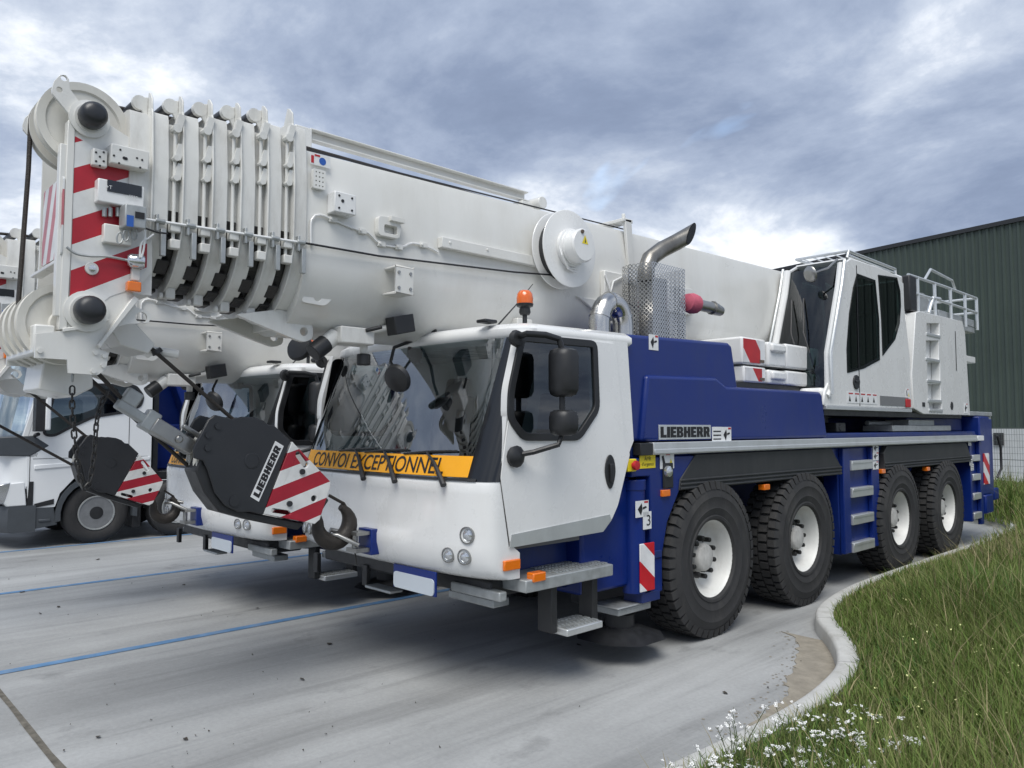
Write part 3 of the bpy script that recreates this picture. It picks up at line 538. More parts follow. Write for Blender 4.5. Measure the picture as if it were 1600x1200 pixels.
perf(-.46, .05, z0, z1, lambda a, z: (1.00, a, z)); perf(.76, 1.0, z0, z1, lambda a, z: (a, -.50 + (a - .76) * .17, z)); perf(.66, .76, z0, z1, lambda a, z: (a, -.46 - (a - .66) * .4, z)); perf(.66, 1.0, z0, z1, lambda a, z: (a, .05, z)); perf(-.46, .05, z0, z1, lambda a, z: (.66, a, z))
gd = g.build('exhaust_guard', M['inox'], crane, smooth=0, fix=False)
MB().cyl((.83, -.22, 2.6), (.83, -.22, 3.2), .13, n=20).build('silencer', M['steel'], crane)
tp = MB(); cl = [Vector(p) for p in ((.84, -.34, 3.18), (.84, -.33, 3.30), (.84, -.27, 3.40), (.86, -.12, 3.50), (.92, .04, 3.59))]; dirs = [Vector((0, 0, 1)), Vector((0, .15, 1)), Vector((0, .8, 1)), Vector((.45, 1.5, 1)), Vector((.65, 1.5, .95))]; rings = []; inn = []
for p, d in zip(cl, dirs):
    d.normalize(); u_ = Vector((1, 0, 0)); u_ = (u_ - d * u_.dot(d)).normalized(); w_ = d.cross(u_); rings.append([p + (u_ * math.cos(R(18 * k)) + w_ * math.sin(R(18 * k))) * .078 for k in range(20)])
d = dirs[-1]; tip = Vector((.985, .18, 3.675)); pn = Vector((.92, .30, -.15)).normalized(); last = [p + d * ((tip - p).dot(pn) / d.dot(pn)) for p in rings[-1]]; tp.loft(rings + [last], cap=False); tp.build('tail_pipe', M['pipe'], crane, smooth=50)
cen_ = sum(last, Vector()) / 20; MB().raw([cen_ + (p - cen_) * .93 + pn * .002 for p in last], [tuple(range(20))]).build('pipe_mouth', M['ink'], crane, fix=False)  # black disc over the opening, painted for the shade inside the pipe
el = MB(); pa = [(.86, -1.02, 2.58)] + [(.86, -.86 - .16 * math.cos(a), 2.72 + .20 * math.sin(a)) for a in [R(x) for x in range(0, 181, 15)]] + [(.86, -.70, 2.58)]
el.tube(pa, .092, 18)
for k in (2, 6, 11): el.tube([Vector(pa[k]) + (Vector(pa[k + 1]) - Vector(pa[k])) * t for t in (0, .45)], .098, 18)
el.build('intake_elbow', M['inox'], crane)
# ---- driver's cab
DEP, BOW = .24, .06
YC = [(.83, -2.66), (.855, -2.71), (.90, -2.745), (1.0, -2.77), (1.46, -2.775), (1.50, -2.755), (2.49, -2.40), (2.6, -2.36)]
def lerp_tab(T, z):
    for (a, b), (c, d) in zip(T, T[1:]):
        if z <= c: return b + (d - b) * max(0, (z - a)) / (c - a)
    return T[-1][1]
def halfw(z): return 1.27 - max(0, z - 1.6) * .035
def front_pt(t, z, off=0.0):
    hw = halfw(z) + off; s, c = math.sin(t), math.cos(t); x = math.copysign(abs(s) ** .5, s) * hw; y = lerp_tab(YC, z) - off + DEP * (1 - abs(c) ** .5) + BOW * (x / 1.27) ** 2; return (x, y, z)
def front_y(x, z):
    q = min(.9999, abs(x) / halfw(z)); return lerp_tab(YC, z) + DEP * (1 - (1 - q ** 4) ** .25) + BOW * (x / 1.27) ** 2
def t_of(x, z): q = min(1, abs(x) / halfw(z)); return math.copysign(math.asin(q * q), x)
cab = MB(); zs = [.83, .845, .86, .90, .95, 1.0, 1.06, 1.10, 1.14, 1.2, 1.3, 1.4, 1.46, 1.485, 1.5]; TT = [R(-90 + 180 * i / 80) for i in range(81)]
def crease(x, z):       # shallow pressed panel in the lower front
    if abs(x) > 1.0: return 0
    lim = 1.08 if abs(x) < .55 else 1.08 + (abs(x) - .55) * .85
    return .018 * max(0, min(1, (z - lim) / .03)) * (1 if z < 1.45 else 0)
rows = []
for z in zs:
    row = [(lambda p: (p[0], p[1] + crease(p[0], p[2]), p[2]))(front_pt(t, z)) for t in TT]; ye = -2.44 if z > 1.0 else -2.36
    rows.append([(-halfw(z), ye, z)] + row + [(halfw(z), ye, z)])
cab.loft(rows, cap=False, closed=False)
cab.face([(p[0], p[1], p[2]) for p in rows[-1]]); cab.face([(p[0], p[1], p[2]) for p in rows[0]])
cab_o = cab.build('cab', M['white'], crane, smooth=50)
# side walls, rear wall, roof of the cab
side = [(-2.46, 1.05), (-2.545, 1.50), (-2.36, 2.50), (-1.16, 2.52), (-1.09, 1.74), (-1.14, 1.66), (-1.30, 1.25), (-1.38, 1.13), (-1.50, 1.065)]
win = rounded(yz(1.27, (812, 524), (929, 535), (933, 640), (903, 686), (815, 686), (793, 655), (794, 610)), .06)
win = list(win)
dr = [(-2.455, 1.062), (-2.54, 1.50), (-2.355, 2.485), (-1.33, 2.497), (-1.215, 1.70), (-1.155, 1.64), (-1.31, 1.25), (-1.39, 1.14), (-1.51, 1.075)]
for sg in (1, -1):
    wl_ = MB(); xa, xb = (1.20, 1.262) if sg > 0 else (-1.262, -1.20); wl_.plate(side, [win], 0, xa, xb); wl_.build('side_wall', M['white'], cab_o, smooth=30)
    d_ = MB(); xa, xb = (1.262, 1.277) if sg > 0 else (-1.277, -1.262); d_.plate(rounded(shrink(dr, .0), .025, 3), [shrink(win, -.004)], 0, xa, xb); door = d_.build('door', M['white'], cab_o, smooth=30, bevel=.004)
    f_ = MB(); xa, xb = (1.272, 1.292) if sg > 0 else (-1.292, -1.272); f_.plate(shrink(win, -.012), [shrink(win, .042)], 0, xa, xb); f_.build('window_seal', M['black'], cab_o, smooth=30, bevel=.004)
    gm = MB(); gm.face([(sg * 1.276, p[0], p[1]) for p in shrink(win, .03)]); gm.build('side_window', M['glassd'], cab_o, smooth=0)
    sl = MB(); sl.prism([(-2.465, 1.045), (-2.448, 1.13), (-1.42, 1.185), (-1.40, 1.14), (-1.50, 1.062)], 0, sg * 1.2775, sg * 1.284); sl.build('door_sill', M['alu'], cab_o)
    hp = onp(953, 737, 0, 1.28); hd = MB().plate([(hp.y + .062 * math.cos(a) * (1 - .25 * (math.sin(a) < 0) * abs(math.sin(a))), hp.z + .13 * math.sin(a)) for a in [2 * math.pi * i / 24 for i in range(24)]], [], 0, sg * 1.277, sg * 1.288).box(sg * 1.288, sg * 1.306, hp.y - .018, hp.y + .018, hp.z - .08, hp.z + .06); hd.build('door_handle', M['black'], cab_o, bevel=.006)
MB().box(-1.18, 1.18, -1.2, -1.14, 1.70, 2.5).build('rear_wall', M['white'], cab_o); MB().box(-1.15, 1.15, -2.40, -1.55, 1.0, 1.06).build('cab_floor', M['trim'], cab_o)
roof = MB(); rows = []
for (z, off, yb) in ((2.475, .0, -1.12), (2.50, .022, -1.10), (2.545, .020, -1.10), (2.585, -.03, -1.13), (2.60, -.12, -1.2)):
    rows.append([(-halfw(2.5) - off, yb, z + .015)] + [front_pt(t, 2.5, off)[:2] + (z,) for t in TT] + [(halfw(2.5) + off, yb, z + .015)])
roof.loft(rows, cap=True); roof.build('cab_roof', M['white'], cab_o, smooth=50)
# windscreen with black pillars
def strip(t0, t1, z0, z1, off, name, mt, n=24, zr=10, xlim=None):
    s_ = MB(); rr = []
    for k in range(zr + 1):
        z = z0 + (z1 - z0) * k / zr; a, b = (t_of(xlim[0], z), t_of(xlim[1], z)) if xlim else (t0, t1)
        rr.append([front_pt(a + (b - a) * i / n, z, off) for i in range(n + 1)])
    s_.loft(rr, cap=False, closed=False); return s_.build(name, mt, cab_o, smooth=60)
strip(0, 0, 1.50, 2.485, .0, 'windscreen', M['glassw'], 40, 10, (-1.115, 1.10))
for sg in (1, -1):
    pb = MB(); rr = []
    for k in range(9):
        z = 1.485 + (2.49 - 1.485) * k / 8; a = t_of(sg * 1.085, z); rr.append([front_pt(a + (sg * R(90) - a) * i / 14, z, .004) for i in range(15)] + [(sg * (halfw(z) + .004), -2.545 + (z - 1.5) * .186 + .012, z)])
    pb.loft(rr, cap=False, closed=False); pb.build('pillar_cover', M['gloss'], cab_o, smooth=60)
for sg in (1, -1): MB().prism([(-2.462, 1.05), (-2.455, 1.05), (-2.537, 1.50), (-2.544, 1.50)], 0, sg * 1.2695, sg * 1.2725).prism([(-1.325, 2.49), (-1.318, 2.49), (-1.205, 1.70), (-1.212, 1.70)], 0, sg * 1.262, sg * 1.2645).build('door_gap', M['ink'], cab_o, smooth=0)
strip(0, 0, 1.487, 1.505, .012, 'windscreen_seal', M['black'], 40, 1, (-1.19, 1.15))
ban = strip(0, 0, 1.512, 1.652, .007, 'warning_banner', M['yellow'], 40, 2, (-1.11, 1.085))
tx = text_obj('lettering', 'CONVOI EXCEPTIONNEL', M['ink'], ban, .112, (-.93, 0, 1.526), (1, 0, 0), (0, 0, 1), 1.80, bold=.008, depth=0)
for v in tx.data.vertices: v.co.y = front_y(v.co.x, v.co.z) - .0105
for x in (.02, .42, .93):      # wipers
    wp = MB(); b0 = Vector((x, front_y(x, 1.47) - .03, 1.455)); b1 = Vector((x - .14, front_y(x - .14, 1.60) - .035, 1.60)); b2 = Vector((x - .27, front_y(x - .27, 1.68) - .02, 1.675)); wp.tube([b0, b1, b2], [.022, .013, .007], 8)
    a0 = Vector((x - .52, front_y(x - .52, 1.66) - .014, 1.655)); a1 = Vector((x + .02, front_y(x + .02, 1.685) - .014, 1.685)); wp.tube([a0, b2, a1], .008, 6); wp.build('wiper', M['black'], cab_o)
for sg in (1, -1):             # head lamps
    for (x, z, r) in ((1.10, 1.13, .050), (.94, .985, .045), (1.075, .985, .047)):
        y = front_y(x, z); n = Vector((sg * .22, -1, 0)).normalized(); hl = MB(); hl.lathe([(r * 1.12, -.03), (r * 1.12, .006), (r, .010), (r * .95, -.005), (r * .5, .010), (0, .016)], (sg * x, y, z), n, 20); h_ = hl.build('headlight', M['lens'], cab_o, smooth=50)
        MB().lathe([(r * 1.16, -.02), (r * 1.16, .010), (r * .98, .013), (r * .98, -.02)], (sg * x, y, z), n, 20, close=True).build('bezel', M['steel'], h_, smooth=50)
    MB().box(sg * 1.268, sg * 1.292, -2.52, -2.37, .895, .965).build('indicator', M['amber'], cab_o, bevel=.008); MB().box(sg * 1.272, sg * 1.345, -2.30, -2.18, .80, .862).build('indicator', M['amber'], cab_o, bevel=.008)
    # mirrors
    ms = sg; m_ = MB(); m_.tube([(ms * 1.27, -2.40, 2.46), (ms * 1.42, -2.44, 2.47), (ms * 1.46, -2.30, 2.47), (ms * 1.48, -2.19, 2.45), (ms * 1.49, -2.17, 2.38)], .022, 10); m_.tube([(ms * 1.49, -2.17, 2.06), (ms * 1.49, -2.17, 1.96)], .02, 8); m_.tube([(ms * 1.49, -2.17, 1.80), (ms * 1.48, -2.20, 1.73), (ms * 1.38, -2.34, 1.68), (ms * 1.29, -2.40, 1.66)], .018, 8)
    m_.lathe([(.05, 0), (.06, .02), (.05, .05), (0, .06)], (ms * 1.275, -2.42, 2.45), (ms, 0, 0), 12).lathe([(.07, 0), (.075, .03), (.05, .05), (0, .06)], (ms * 1.275, -2.42, 1.65), (ms, 0, 0), 12)
    arm = m_.build('mirror_arm', M['black'], cab_o)
    for (z0, z1, wd, nm) in ((2.055, 2.385, .20, 'mirror'), (1.79, 1.965, .19, 'wide_angle_mirror')):
        o_ = MB(); rr = []
        for (z, k) in ((z0, .55), (z0 + .015, .85), (z0 + .05, 1), (z1 - .05, 1), (z1 - .015, .9), (z1, .6)): rr.append([(ms * (1.49 + .5 * wd * k * a), -2.17 + .075 * k * b, z) for a, b in ((-1, .75), (-1, -.1), (-.75, -.75), (-.2, -1), (.2, -1), (.75, -.75), (1, -.1), (1, .75))])
        o_.loft(rr); mo = o_.build(nm, M['black'], cab_o, smooth=45); MB().box(min(ms * 1.41, ms * 1.57), max(ms * 1.41, ms * 1.57), -2.113, -2.108, z0 + .03, z1 - .03).build('mirror_glass', M['mirror'], mo)
rm = MB(); rm.tube([(.12, -2.40, 2.54), (.15, -2.62, 2.46), (.22, -2.70, 2.34), (.32, -2.72, 2.25)], .013, 8); rm.lathe([(.10, 0), (.112, .015), (.10, .045), (.05, .07), (0, .075)], (.36, -2.72, 2.215), (.25, -.75, -.35), 22); rm.build('ramp_mirror', M['black'], cab_o)
rm = MB(); rm.tube([(.30, -2.33, 2.60), (-.1, -2.55, 2.60), (-.72, -2.86, 2.53)], .013, 8); rm.lathe([(.10, 0), (.115, .012), (.10, .04), (0, .055)], (-.80, -2.90, 2.50), (.45, -.72, .28), 22); rm.build('kerb_mirror', M['black'], cab_o)
# cab interior
for x in (-.72, .72):
    se = MB(); se.box(x - .25, x + .25, -1.85, -1.38, 1.25, 1.42).obox((x, -1.36, 1.78), (.24, 0, 0), (0, .07, .0), (0, .06, .36)).obox((x, -1.28, 2.22), (.14, 0, 0), (0, .05, 0), (0, .02, .10)).box(x - .15, x + .15, -1.8, -1.45, 1.06, 1.25); se.build('seat', M['seat'], cab_o, bevel=.04, seg=3)
MB().prism([(-2.58, 1.06), (-2.60, 1.44), (-2.40, 1.50), (-2.22, 1.42), (-2.15, 1.06)], 0, -1.12, 1.12).build('dashboard', M['trim'], cab_o, bevel=.03)
sw = MB(); cc = Vector((.72, -2.06, 1.60)); sq = Vector((0, .55, .8)).to_track_quat('Z', 'Y'); sw.tube([cc + sq @ Vector((.22 * math.cos(R(a)), .22 * math.sin(R(a)), 0)) for a in range(0, 360, 15)], .017, 8, closed=True); sw.cyl(cc, cc + Vector((0, -.12, -.18)), .03).obox(cc, sq @ Vector((.2, 0, 0)), sq @ Vector((0, .03, 0)), sq @ Vector((0, 0, .012))); sw.build('steering_wheel', M['black'], cab_o)
# beacon and aerial on the cab roof, maker's light
def beacon(parent, x, y, z, nm='beacon'):
    b = MB().cyl((x, y, z), (x, y, z + .11), .018, n=10).lathe([(.035, .10), (.045, .12), (.040, .155), (.062, .165), (.066, .185), (0, .186)], (x, y, z), (0, 0, 1), 18); bo = b.build(nm, M['black'], parent, smooth=45)
    MB().lathe([(.063, .186), (.064, .225), (.058, .262), (.040, .285), (0, .292)], (x, y, z), (0, 0, 1), 20).build('lens', M['amberd'], bo, smooth=60)
bp_ = onp(820, 492, 0, .92); beacon(cab_o, .92, bp_.y, 2.595)
MB().tube([(.62, -2.02, 2.60), (.70, -1.86, 2.80), (.78, -1.74, 2.98)], [.008, .005, .003], 6).build('aerial', M['black'], cab_o)
MB().box(.88, .98, -2.42, -2.30, 2.595, 2.62).build('marker_lamp', M['black'], cab_o, bevel=.008)
MB().box(.28, .52, -1.62, -1.40, 2.60, 2.66).box(.31, .46, -1.60, -1.42, 2.66, 2.76).build('roof_bracket', M['boom'], crane, bevel=.01)
# below the front
MB().box(-1.1, 1.1, -2.48, -2.1, .68, .80).build('front_beam', M['black'], crane, bevel=.02)
MB().box(.70, 1.22, -2.50, -2.43, .68, .745).box(.5, 1.0, -2.36, -2.2, .58, .64).build('front_bracket', M['galv'], crane, bevel=.01)
MB().box(-1.2, .05, -2.45, -2.38, .68, .735).build('front_bracket', M['galv'], crane, bevel=.01)
pb_ = MB().box(.28, .785, -2.70, -2.685, .675, .845).build('plate_board', M['bluep'] if 'bluep' in M else M['blue'], crane, bevel=.004); MB().plate(rrect(.532, .737, .48, .115, .03), [], 1, -2.708, -2.700).build('number_plate', M['plate'], pb_)
for x in (-1.22, -.42): MB().box(x - .035, x + .035, -2.50, -2.46, .55, .72).build('front_step_leg', M['black'], crane, bevel=.006)
MB().box(-.38, -.02, -2.52, -2.40, .545, .565).build('front_step', M['galv'], crane, bevel=.004)
tw = MB().box(-.02, .16, -2.815, -2.74, .90, 1.09).build('tow_bracket', M['blue'], crane, bevel=.006); MB().cyl((.07, -2.90, .93), (.07, -2.90, 1.08), .022, n=10).box(.0, .14, -2.93, -2.815, .925, .955).box(.0, .14, -2.93, -2.815, 1.05, 1.075).build('tow_pin', M['steel'], tw)
# ---- boom
def bprof(s, n=14):
    half = [(.37, .61), (.435, .595), (.447, .55), (.474, .22), (.47, -.10)] + [(.47 * math.cos(R(a)), -.12 - .50 * math.sin(R(a))) for a in [90 * (i + 1) / n for i in range(n)]]
    pts = half + [(-x, z) for x, z in reversed(half[:-1])]
    return [(x * s, 3.215 + z * s) for x, z in pts]
def ring(s, y): return [(x, y, z) for x, z in bprof(s)]
boom = MB(); boom.loft([[(x, y, z - .115) for x, y, z in ring(1.0, -3.56)], [(x, y, z + .04) for x, y, z in ring(1.0, 6.4)]]); boomo = boom.build('boom', M['boom'], crane, smooth=28)
COLS = []
for i in range(6):
    s = 1.035 - .041 * i; y = -3.60 - .170 * i; c = MB(); zt = 3.215 + .61 * s
    def band(y0, y1, so, si):
        c.loft([ring(si, y0), ring(so, y0), ring(so, y1), ring(si, y1)], cap=False)
    band(y - .044, y + .044, s, s - .14); band(y - .056, y - .0445, s + .026, s - .14)
    # pointed ears of the flange, roller lugs
    for sg in (1, -1):
        c.prism([(sg * .31 * s, zt - .02), (sg * .45 * s, zt - .03), (sg * .44 * s, zt + .07), (sg * .40 * s, zt + .11), (sg * .37 * s, zt + .12), (sg * .33 * s, zt + .03)], 1, y - .055, y - .045)
        if i > 0: c.prism([(y - .056, zt + .09), (y - .115, zt + .075), (y - .13, zt + .03), (y - .09, zt + .0), (y - .056, zt - .06)], 0, sg * .36 * s - .008, sg * .36 * s + .008)
    co = c.build('telescope_collar', M['collar'], crane, smooth=28, bevel=.004)
    COLS.append((co, s, y))
    # the section that slides in this collar: painted above, grease and gap shadow coloured in below
    t = MB(); rg0, rg1 = ring(s - .105, y - .17), ring(s - .105, y + .01); n = len(rg0)
    for k in range(n):
        a, b, d, e_ = rg0[k], rg0[(k + 1) % n], rg1[(k + 1) % n], rg1[k]; t.face([a, b, d, e_], 1 if (a[2] + b[2]) / 2 < 3.12 else 0)
    t.build('sliding_section', [M['collar'], M['grease']], co, smooth=40)
    if i > 0:
        ro = MB().cyl((-.34 * s, y - .10, zt + .045), (.34 * s, y - .10, zt + .045), .036, n=14); ro.build('rope_roller', M['black'], co); MB().cyl((.335 * s, y - .10, zt + .045), (.37 * s, y - .10, zt + .045), .044, n=14).build('roller_cap', M['collar'], co)
    if i < 5:
        xk = .475 * s + .004; yk = y - .092; kn = MB().cyl((xk - .03, yk, 2.95), (xk - .03, yk, zt - .14), .011, n=8)
        for zz, rr in ((zt - .12, .026), (zt - .30, .018), (zt - .42, .018)): kn.cyl((xk - .05, yk, zz), (xk + .006, yk, zz), rr, n=10); kn.obox((xk - .03, yk + .02, zz + .045), (.02, 0, 0), (0, .02, 0), (0, .012, .05))
        kn.build('guide_link', M['collar'], co)
        for zz in (3.03, 2.93): MB().box(xk - .05, xk + .004, yk - .026, yk + .034, zz - .028, zz + .028).build('pad_holder', M['collar'], co, bevel=.006)
    pd = MB()
    for a in (25, 45, 65, 85):
        x_, z_ = .40 * s * math.cos(R(a)) * 1.05, 3.215 + (-.12 - .47 * math.sin(R(a))) * s; pd.obox((x_, y - .115, z_), (.05 * math.sin(R(a)), 0, .05 * math.cos(R(a))), (0, .035, 0), (.02 * math.cos(R(a)), 0, -.02 * math.sin(R(a))))
    pd.build('wear_pad', M['grease'], co, bevel=.005)
    zb = 3.215 - .60 * s; MB().box(.13 * s, .19 * s, y - .05, y + .01, zb - .05, zb + .02).cyl((.16 * s, y - .06, zb - .035), (.16 * s, y - .085, zb - .035), .022, n=10).build('pad_bracket', M['steelw'] if 'steelw' in M else M['collar'], co, bevel=.006)
    zc = 3.05; xs_ = .473 * s; MB().box(xs_ - .005, xs_ + .03, y - .03, y - .015, zc - .06, zc + .04).box(xs_ - .005, xs_ + .025, y + .0, y + .03, zc - .20, zc - .04).cyl((xs_ + .02, y - .035, zc), (xs_ + .02, y + .02, zc), .018, n=8).build('cable_clip', M['galv'], co, bevel=.003)
cb = MB(); cb.tube([(.42, -4.55, 3.045)] + [(.473 * s + .022, y, 3.05) for _, s, y in reversed(COLS)], .009, 6); cb.build('sensor_cable', M['sticker'], crane); MB().tube([(.513, -3.6, 3.05), (.505, -3.0, 3.055), (.52, -1.7, 3.12), (.60, -1.15, 3.15), (.62, -.95, 3.14)], .008, 6).build('drum_cable', M['ink'], crane)
# fittings along the base boom
sx = .474
MB().box(-.20, -.135, -3.20, -.88, 4.02, 4.03).box(-.20, -.19, -3.20, -.88, 4.03, 4.10).box(-.20, -.135, -3.20, -.88, 4.10, 4.11).build('top_channel', M['boom'], crane, bevel=.003)
MB().box(-.25, -.10, -3.34, -3.205, 3.83, 4.09).box(-.25, -.10, -1.00, -.84, 3.83, 4.0).cyl((-.3, -.8, 4.0), (-.02, -.8, 4.0), .06, n=12).build('channel_bracket', M['boom'], crane, bevel=.006)
MB().tube([(.33, -3.5, 3.745), (.33, 0.0, 3.815)], .007, 6).build('thin_cable', M['ink'], crane)
bx = MB().box(sx, sx + .10, -3.40, -3.235, 3.285, 3.425).build('junction_box', M['white'], crane, bevel=.006)
bo = MB()
for a, b in ((.2, .2), (.2, .8), (.8, .2), (.8, .8)): bo.cyl((sx + .10, -3.40 + .165 * a, 3.285 + .14 * b), (sx + .104, -3.40 + .165 * a, 3.285 + .14 * b), .008, n=8)
bo.cyl((sx + .10, -3.34, 3.365), (sx + .103, -3.34, 3.365), .012, n=8); bo.build('bolt', M['black'], bx)
hp_ = MB().plate(rrect(-3.475, 3.50, .09, .13, .006), [circ(-3.475 + a, 3.50 + b, .006, 6) for a in (-.025, 0, .025) for b in (-.045, -.015, .015, .045)], 0, sx, sx + .03); hp_.build('perforated_bracket', M['boom'], crane)
lab = MB().box(sx, sx + .003, -3.53, -3.38, 3.60, 3.68).build('safety_label', M['sticker'], crane); MB().raw([(sx + .0045, -3.44 + .026 * math.cos(2 * math.pi * k / 16), 3.635 + .026 * math.sin(2 * math.pi * k / 16)) for k in range(16)], [tuple(range(16))]).build('symbol', M['bluemark'], lab, fix=False); MB().box(sx + .003, sx + .005, -3.50, -3.46, 3.66, 3.672).box(sx + .003, sx + .005, -3.525, -3.505, 3.61, 3.66).build('symbol', M['red'], lab)
for k in range(2): pass
cw_ = [(sx + .01, -3.52, 3.05), (sx + .012, -3.52, 3.22), (sx + .012, -3.46, 3.265), (sx + .012, -3.38, 3.255), (sx + .012, -3.2, 3.22), (sx + .012, -3.08, 3.21), (sx + .012, -2.98, 3.15), (sx + .012, -2.80, 3.155), (sx + .012, -2.70, 3.20), (sx + .012, -2.55, 3.195), (sx + .012, -2.46, 3.17)]
MB().tube(catmull([Vector(p) for p in cw_], .03), .008, 6).build('wiring', M['white'], crane)
for y_, z_ in ((-3.36, 3.25), (-3.13, 3.212), (-2.97, 3.148), (-2.82, 3.15), (-2.60, 3.20)): MB().box(sx, sx + .025, y_ - .03, y_ + .03, z_ - .018, z_ + .018).cyl((sx + .02, y_ - .02, z_), (sx + .035, y_ - .02, z_), .010, n=8).build('cable_clamp', M['collar'], crane, bevel=.003)
lug = MB().plate(rounded([(-3.02, 3.20), (-2.84, 3.20), (-2.82, 3.30), (-2.88, 3.345), (-3.02, 3.34)], .03), [rounded([(-2.97, 3.225), (-2.86, 3.225), (-2.86, 3.285), (-2.97, 3.285)], .015)], 0, sx, sx + .05).box(sx + .02, sx + .075, -2.93, -2.81, 3.315, 3.35); lug.build('guide_lug', M['boom'], crane, bevel=.006)
MB().box(sx, sx + .055, -2.455, -1.30, 3.205, 3.285).cyl((sx + .05, -2.38, 3.25), (sx + .062, -2.38, 3.25), .012, n=8).cyl((sx + .05, -2.0, 3.255), (sx + .062, -2.0, 3.255), .012, n=8).cyl((sx + .05, -1.45, 3.25), (sx + .062, -1.45, 3.25), .012, n=8).build('cable_duct', M['boom'], crane, bevel=.006)
br_ = MB().box(sx - .05, sx + .13, -2.93, -2.77, 2.97, 2.985).box(sx - .03, sx + .13, -2.93, -2.77, 2.79, 2.805).box(sx + .118, sx + .13, -2.93, -2.77, 2.79, 2.985); bko = br_.build('stowage_bracket', M['boom'], crane, bevel=.006)
bo = MB()
for a in (-2.90, -2.80):
    for b in (2.83, 2.94): bo.cyl((sx + .13, a, b), (sx + .137, a, b), .012, n=8)
bo.build('bolt', M['steel'], bko)
# lower lugs under the base collar
lg = MB()
for sg in (1, -1): lg.plate(rounded([(-3.92, 2.575), (-3.56, 2.465), (-3.43, 2.43), (-3.36, 2.46), (-3.36, 2.55), (-3.45, 2.62), (-3.62, 2.64)], .03), [circ(-3.43, 2.505, .030, 14)], 0, sg * .22 - .02, sg * .22 + .02)
lg.box(-.22, .22, -3.60, -3.50, 2.52, 2.58).build('lower_lug', M['collar'], crane, bevel=.005)
lg2 = MB().plate(rounded([(-3.54, 2.68), (-3.36, 2.67), (-3.30, 2.73), (-3.36, 2.79), (-3.50, 2.77)], .03), [circ(-3.42, 2.725, .028, 12)], 0, .36, .40); lg2.build('side_lug', M['boom'], crane, bevel=.004)
kn = MB().box(.14, .34, -3.20, -2.92, 2.44, 2.56).cyl((.24, -3.28, 2.42), (.24, -3.18, 2.50), .06, n=12).cyl((.24, -2.95, 2.38), (.24, -2.95, 2.46), .03, n=10).cyl((.2, -3.0, 2.52), (.36, -2.72, 2.60), .028, n=8); kn.build('hook_latch', M['collar'], crane, bevel=.01)
MB().cyl((.24, -3.36, 2.36), (.24, -3.26, 2.44), .065, n=14).cyl((.24, -2.95, 2.30), (.24, -2.95, 2.38), .05, n=12).build('buffer', M['black'], crane, bevel=.006)
fl = MB().obox((.40, -2.74, 2.60), (.06, 0, 0), (0, .085, .02), (0, -.012, .065)).tube([(.40, -2.9, 2.57), (.34, -3.0, 2.54)], .015, 8); flo = fl.build('work_light', M['black'], crane, bevel=.008)
MB().cyl((.05, -2.35, 2.40), (.05, -2.35, 2.60), .06, n=14).cyl((.05, -2.35, 2.36), (.05, -2.35, 2.41), .045, n=14).build('boom_rest', M['hook'], crane)
# slewing cable drum on the boom side
dc = onp(889, 389, 0, .66); dy, dz = dc.y, dc.z
dm = MB().lathe([(.26, .0), (.255, .055), (.255, .12)], (.54, dy, dz), (1, 0, 0), 40).build('cable_drum', M['drumcore'] if 'drumcore' in M else M['fender'], crane, smooth=45)
for x0 in (.535, .66): MB().lathe([(.02, 0), (.322, 0), (.33, .004), (.333, .009), (.33, .014), (.322, .016), (.02, .016)], (x0, dy, dz), (1, 0, 0), 56).build('drum_flange', M['white'], dm, smooth=40)
hb = MB().lathe([(.165, 0), (.165, .035), (.15, .04), (.15, .06), (.142, .065), (.142, .155), (.13, .168), (0, .17)], (.677, dy - .01, dz), (1, 0, 0), 36).build('drum_hub', M['white'], dm, smooth=40)
X_ = .8485; MB().raw([(X_, dy - .045, dz + .01), (X_, dy + .035, dz + .01), (X_, dy - .005, dz + .085)], [(0, 1, 2)]).build('warning_triangle', M['yel'], dm, fix=False)
MB().raw([(X_ + .001, dy - .012, dz + .022), (X_ + .001, dy + .004, dz + .022), (X_ + .001, dy - .002, dz + .062)], [(0, 1, 2)]).build('warning_symbol', M['ink'], dm, fix=False); MB().lathe([(.018, 0), (.016, .012), (0, .014)], (X_ - .004, dy - .04, dz + .11), (1, 0, 0), 12).build('indicator_cap', M['rustred'] if 'rustred' in M else M['rust'], dm)
MB().tube([(.70, dy - .16, dz + .02), (.72, dy - .15, dz - .08), (.71, dy - .06, dz - .18), (.70, dy + .06, dz - .17)], .009, 6).tube([(.70, dy - .17, dz), (.73, dy - .165, dz - .09), (.72, dy - .08, dz - .19), (.70, dy + .04, dz - .2)], .007, 6).build('drum_wiring', M['white'], dm)
MB().box(.40, .53, dy - .12, dy + .12, dz - .10, dz + .10).build('drum_mount', M['boom'], dm, bevel=.01)
# collar strap, side box, pivot bracket on the far boom
MB().prism([(-.20, 3.85), (-.10, 3.86), (-.05, 3.20), (-.12, 3.20)], 0, .465, .50).box(-.45, .50, -.22, -.08, 3.825, 3.86).cyl((.44, -.15, 3.86), (.44, -.15, 3.92), .02, n=8).build('boom_strap', M['boom'], crane, bevel=.006)
MB().box(.47, .53, -.55, .9, 3.02, 3.30).prism([(-.9, 3.02), (.2, 3.02), (.2, 2.72), (-.35, 2.78)], 0, .30, .50).build('boom_side_box', M['boom'], crane, bevel=.01)
MB().tube([(.535, -.55, 3.25), (.56, -.5, 3.10), (.55, -.45, 3.2), (.55, -.3, 3.27), (.55, .1, 3.24)], .010, 6).build('wiring', M['white'], crane)
MB().prism([(.6, 2.55), (3.5, 2.55), (6.5, 3.7), (6.5, 2.0), (.9, 2.0)], 0, -.42, .42).build('slewing_frame', M['boom'], crane, bevel=.03)
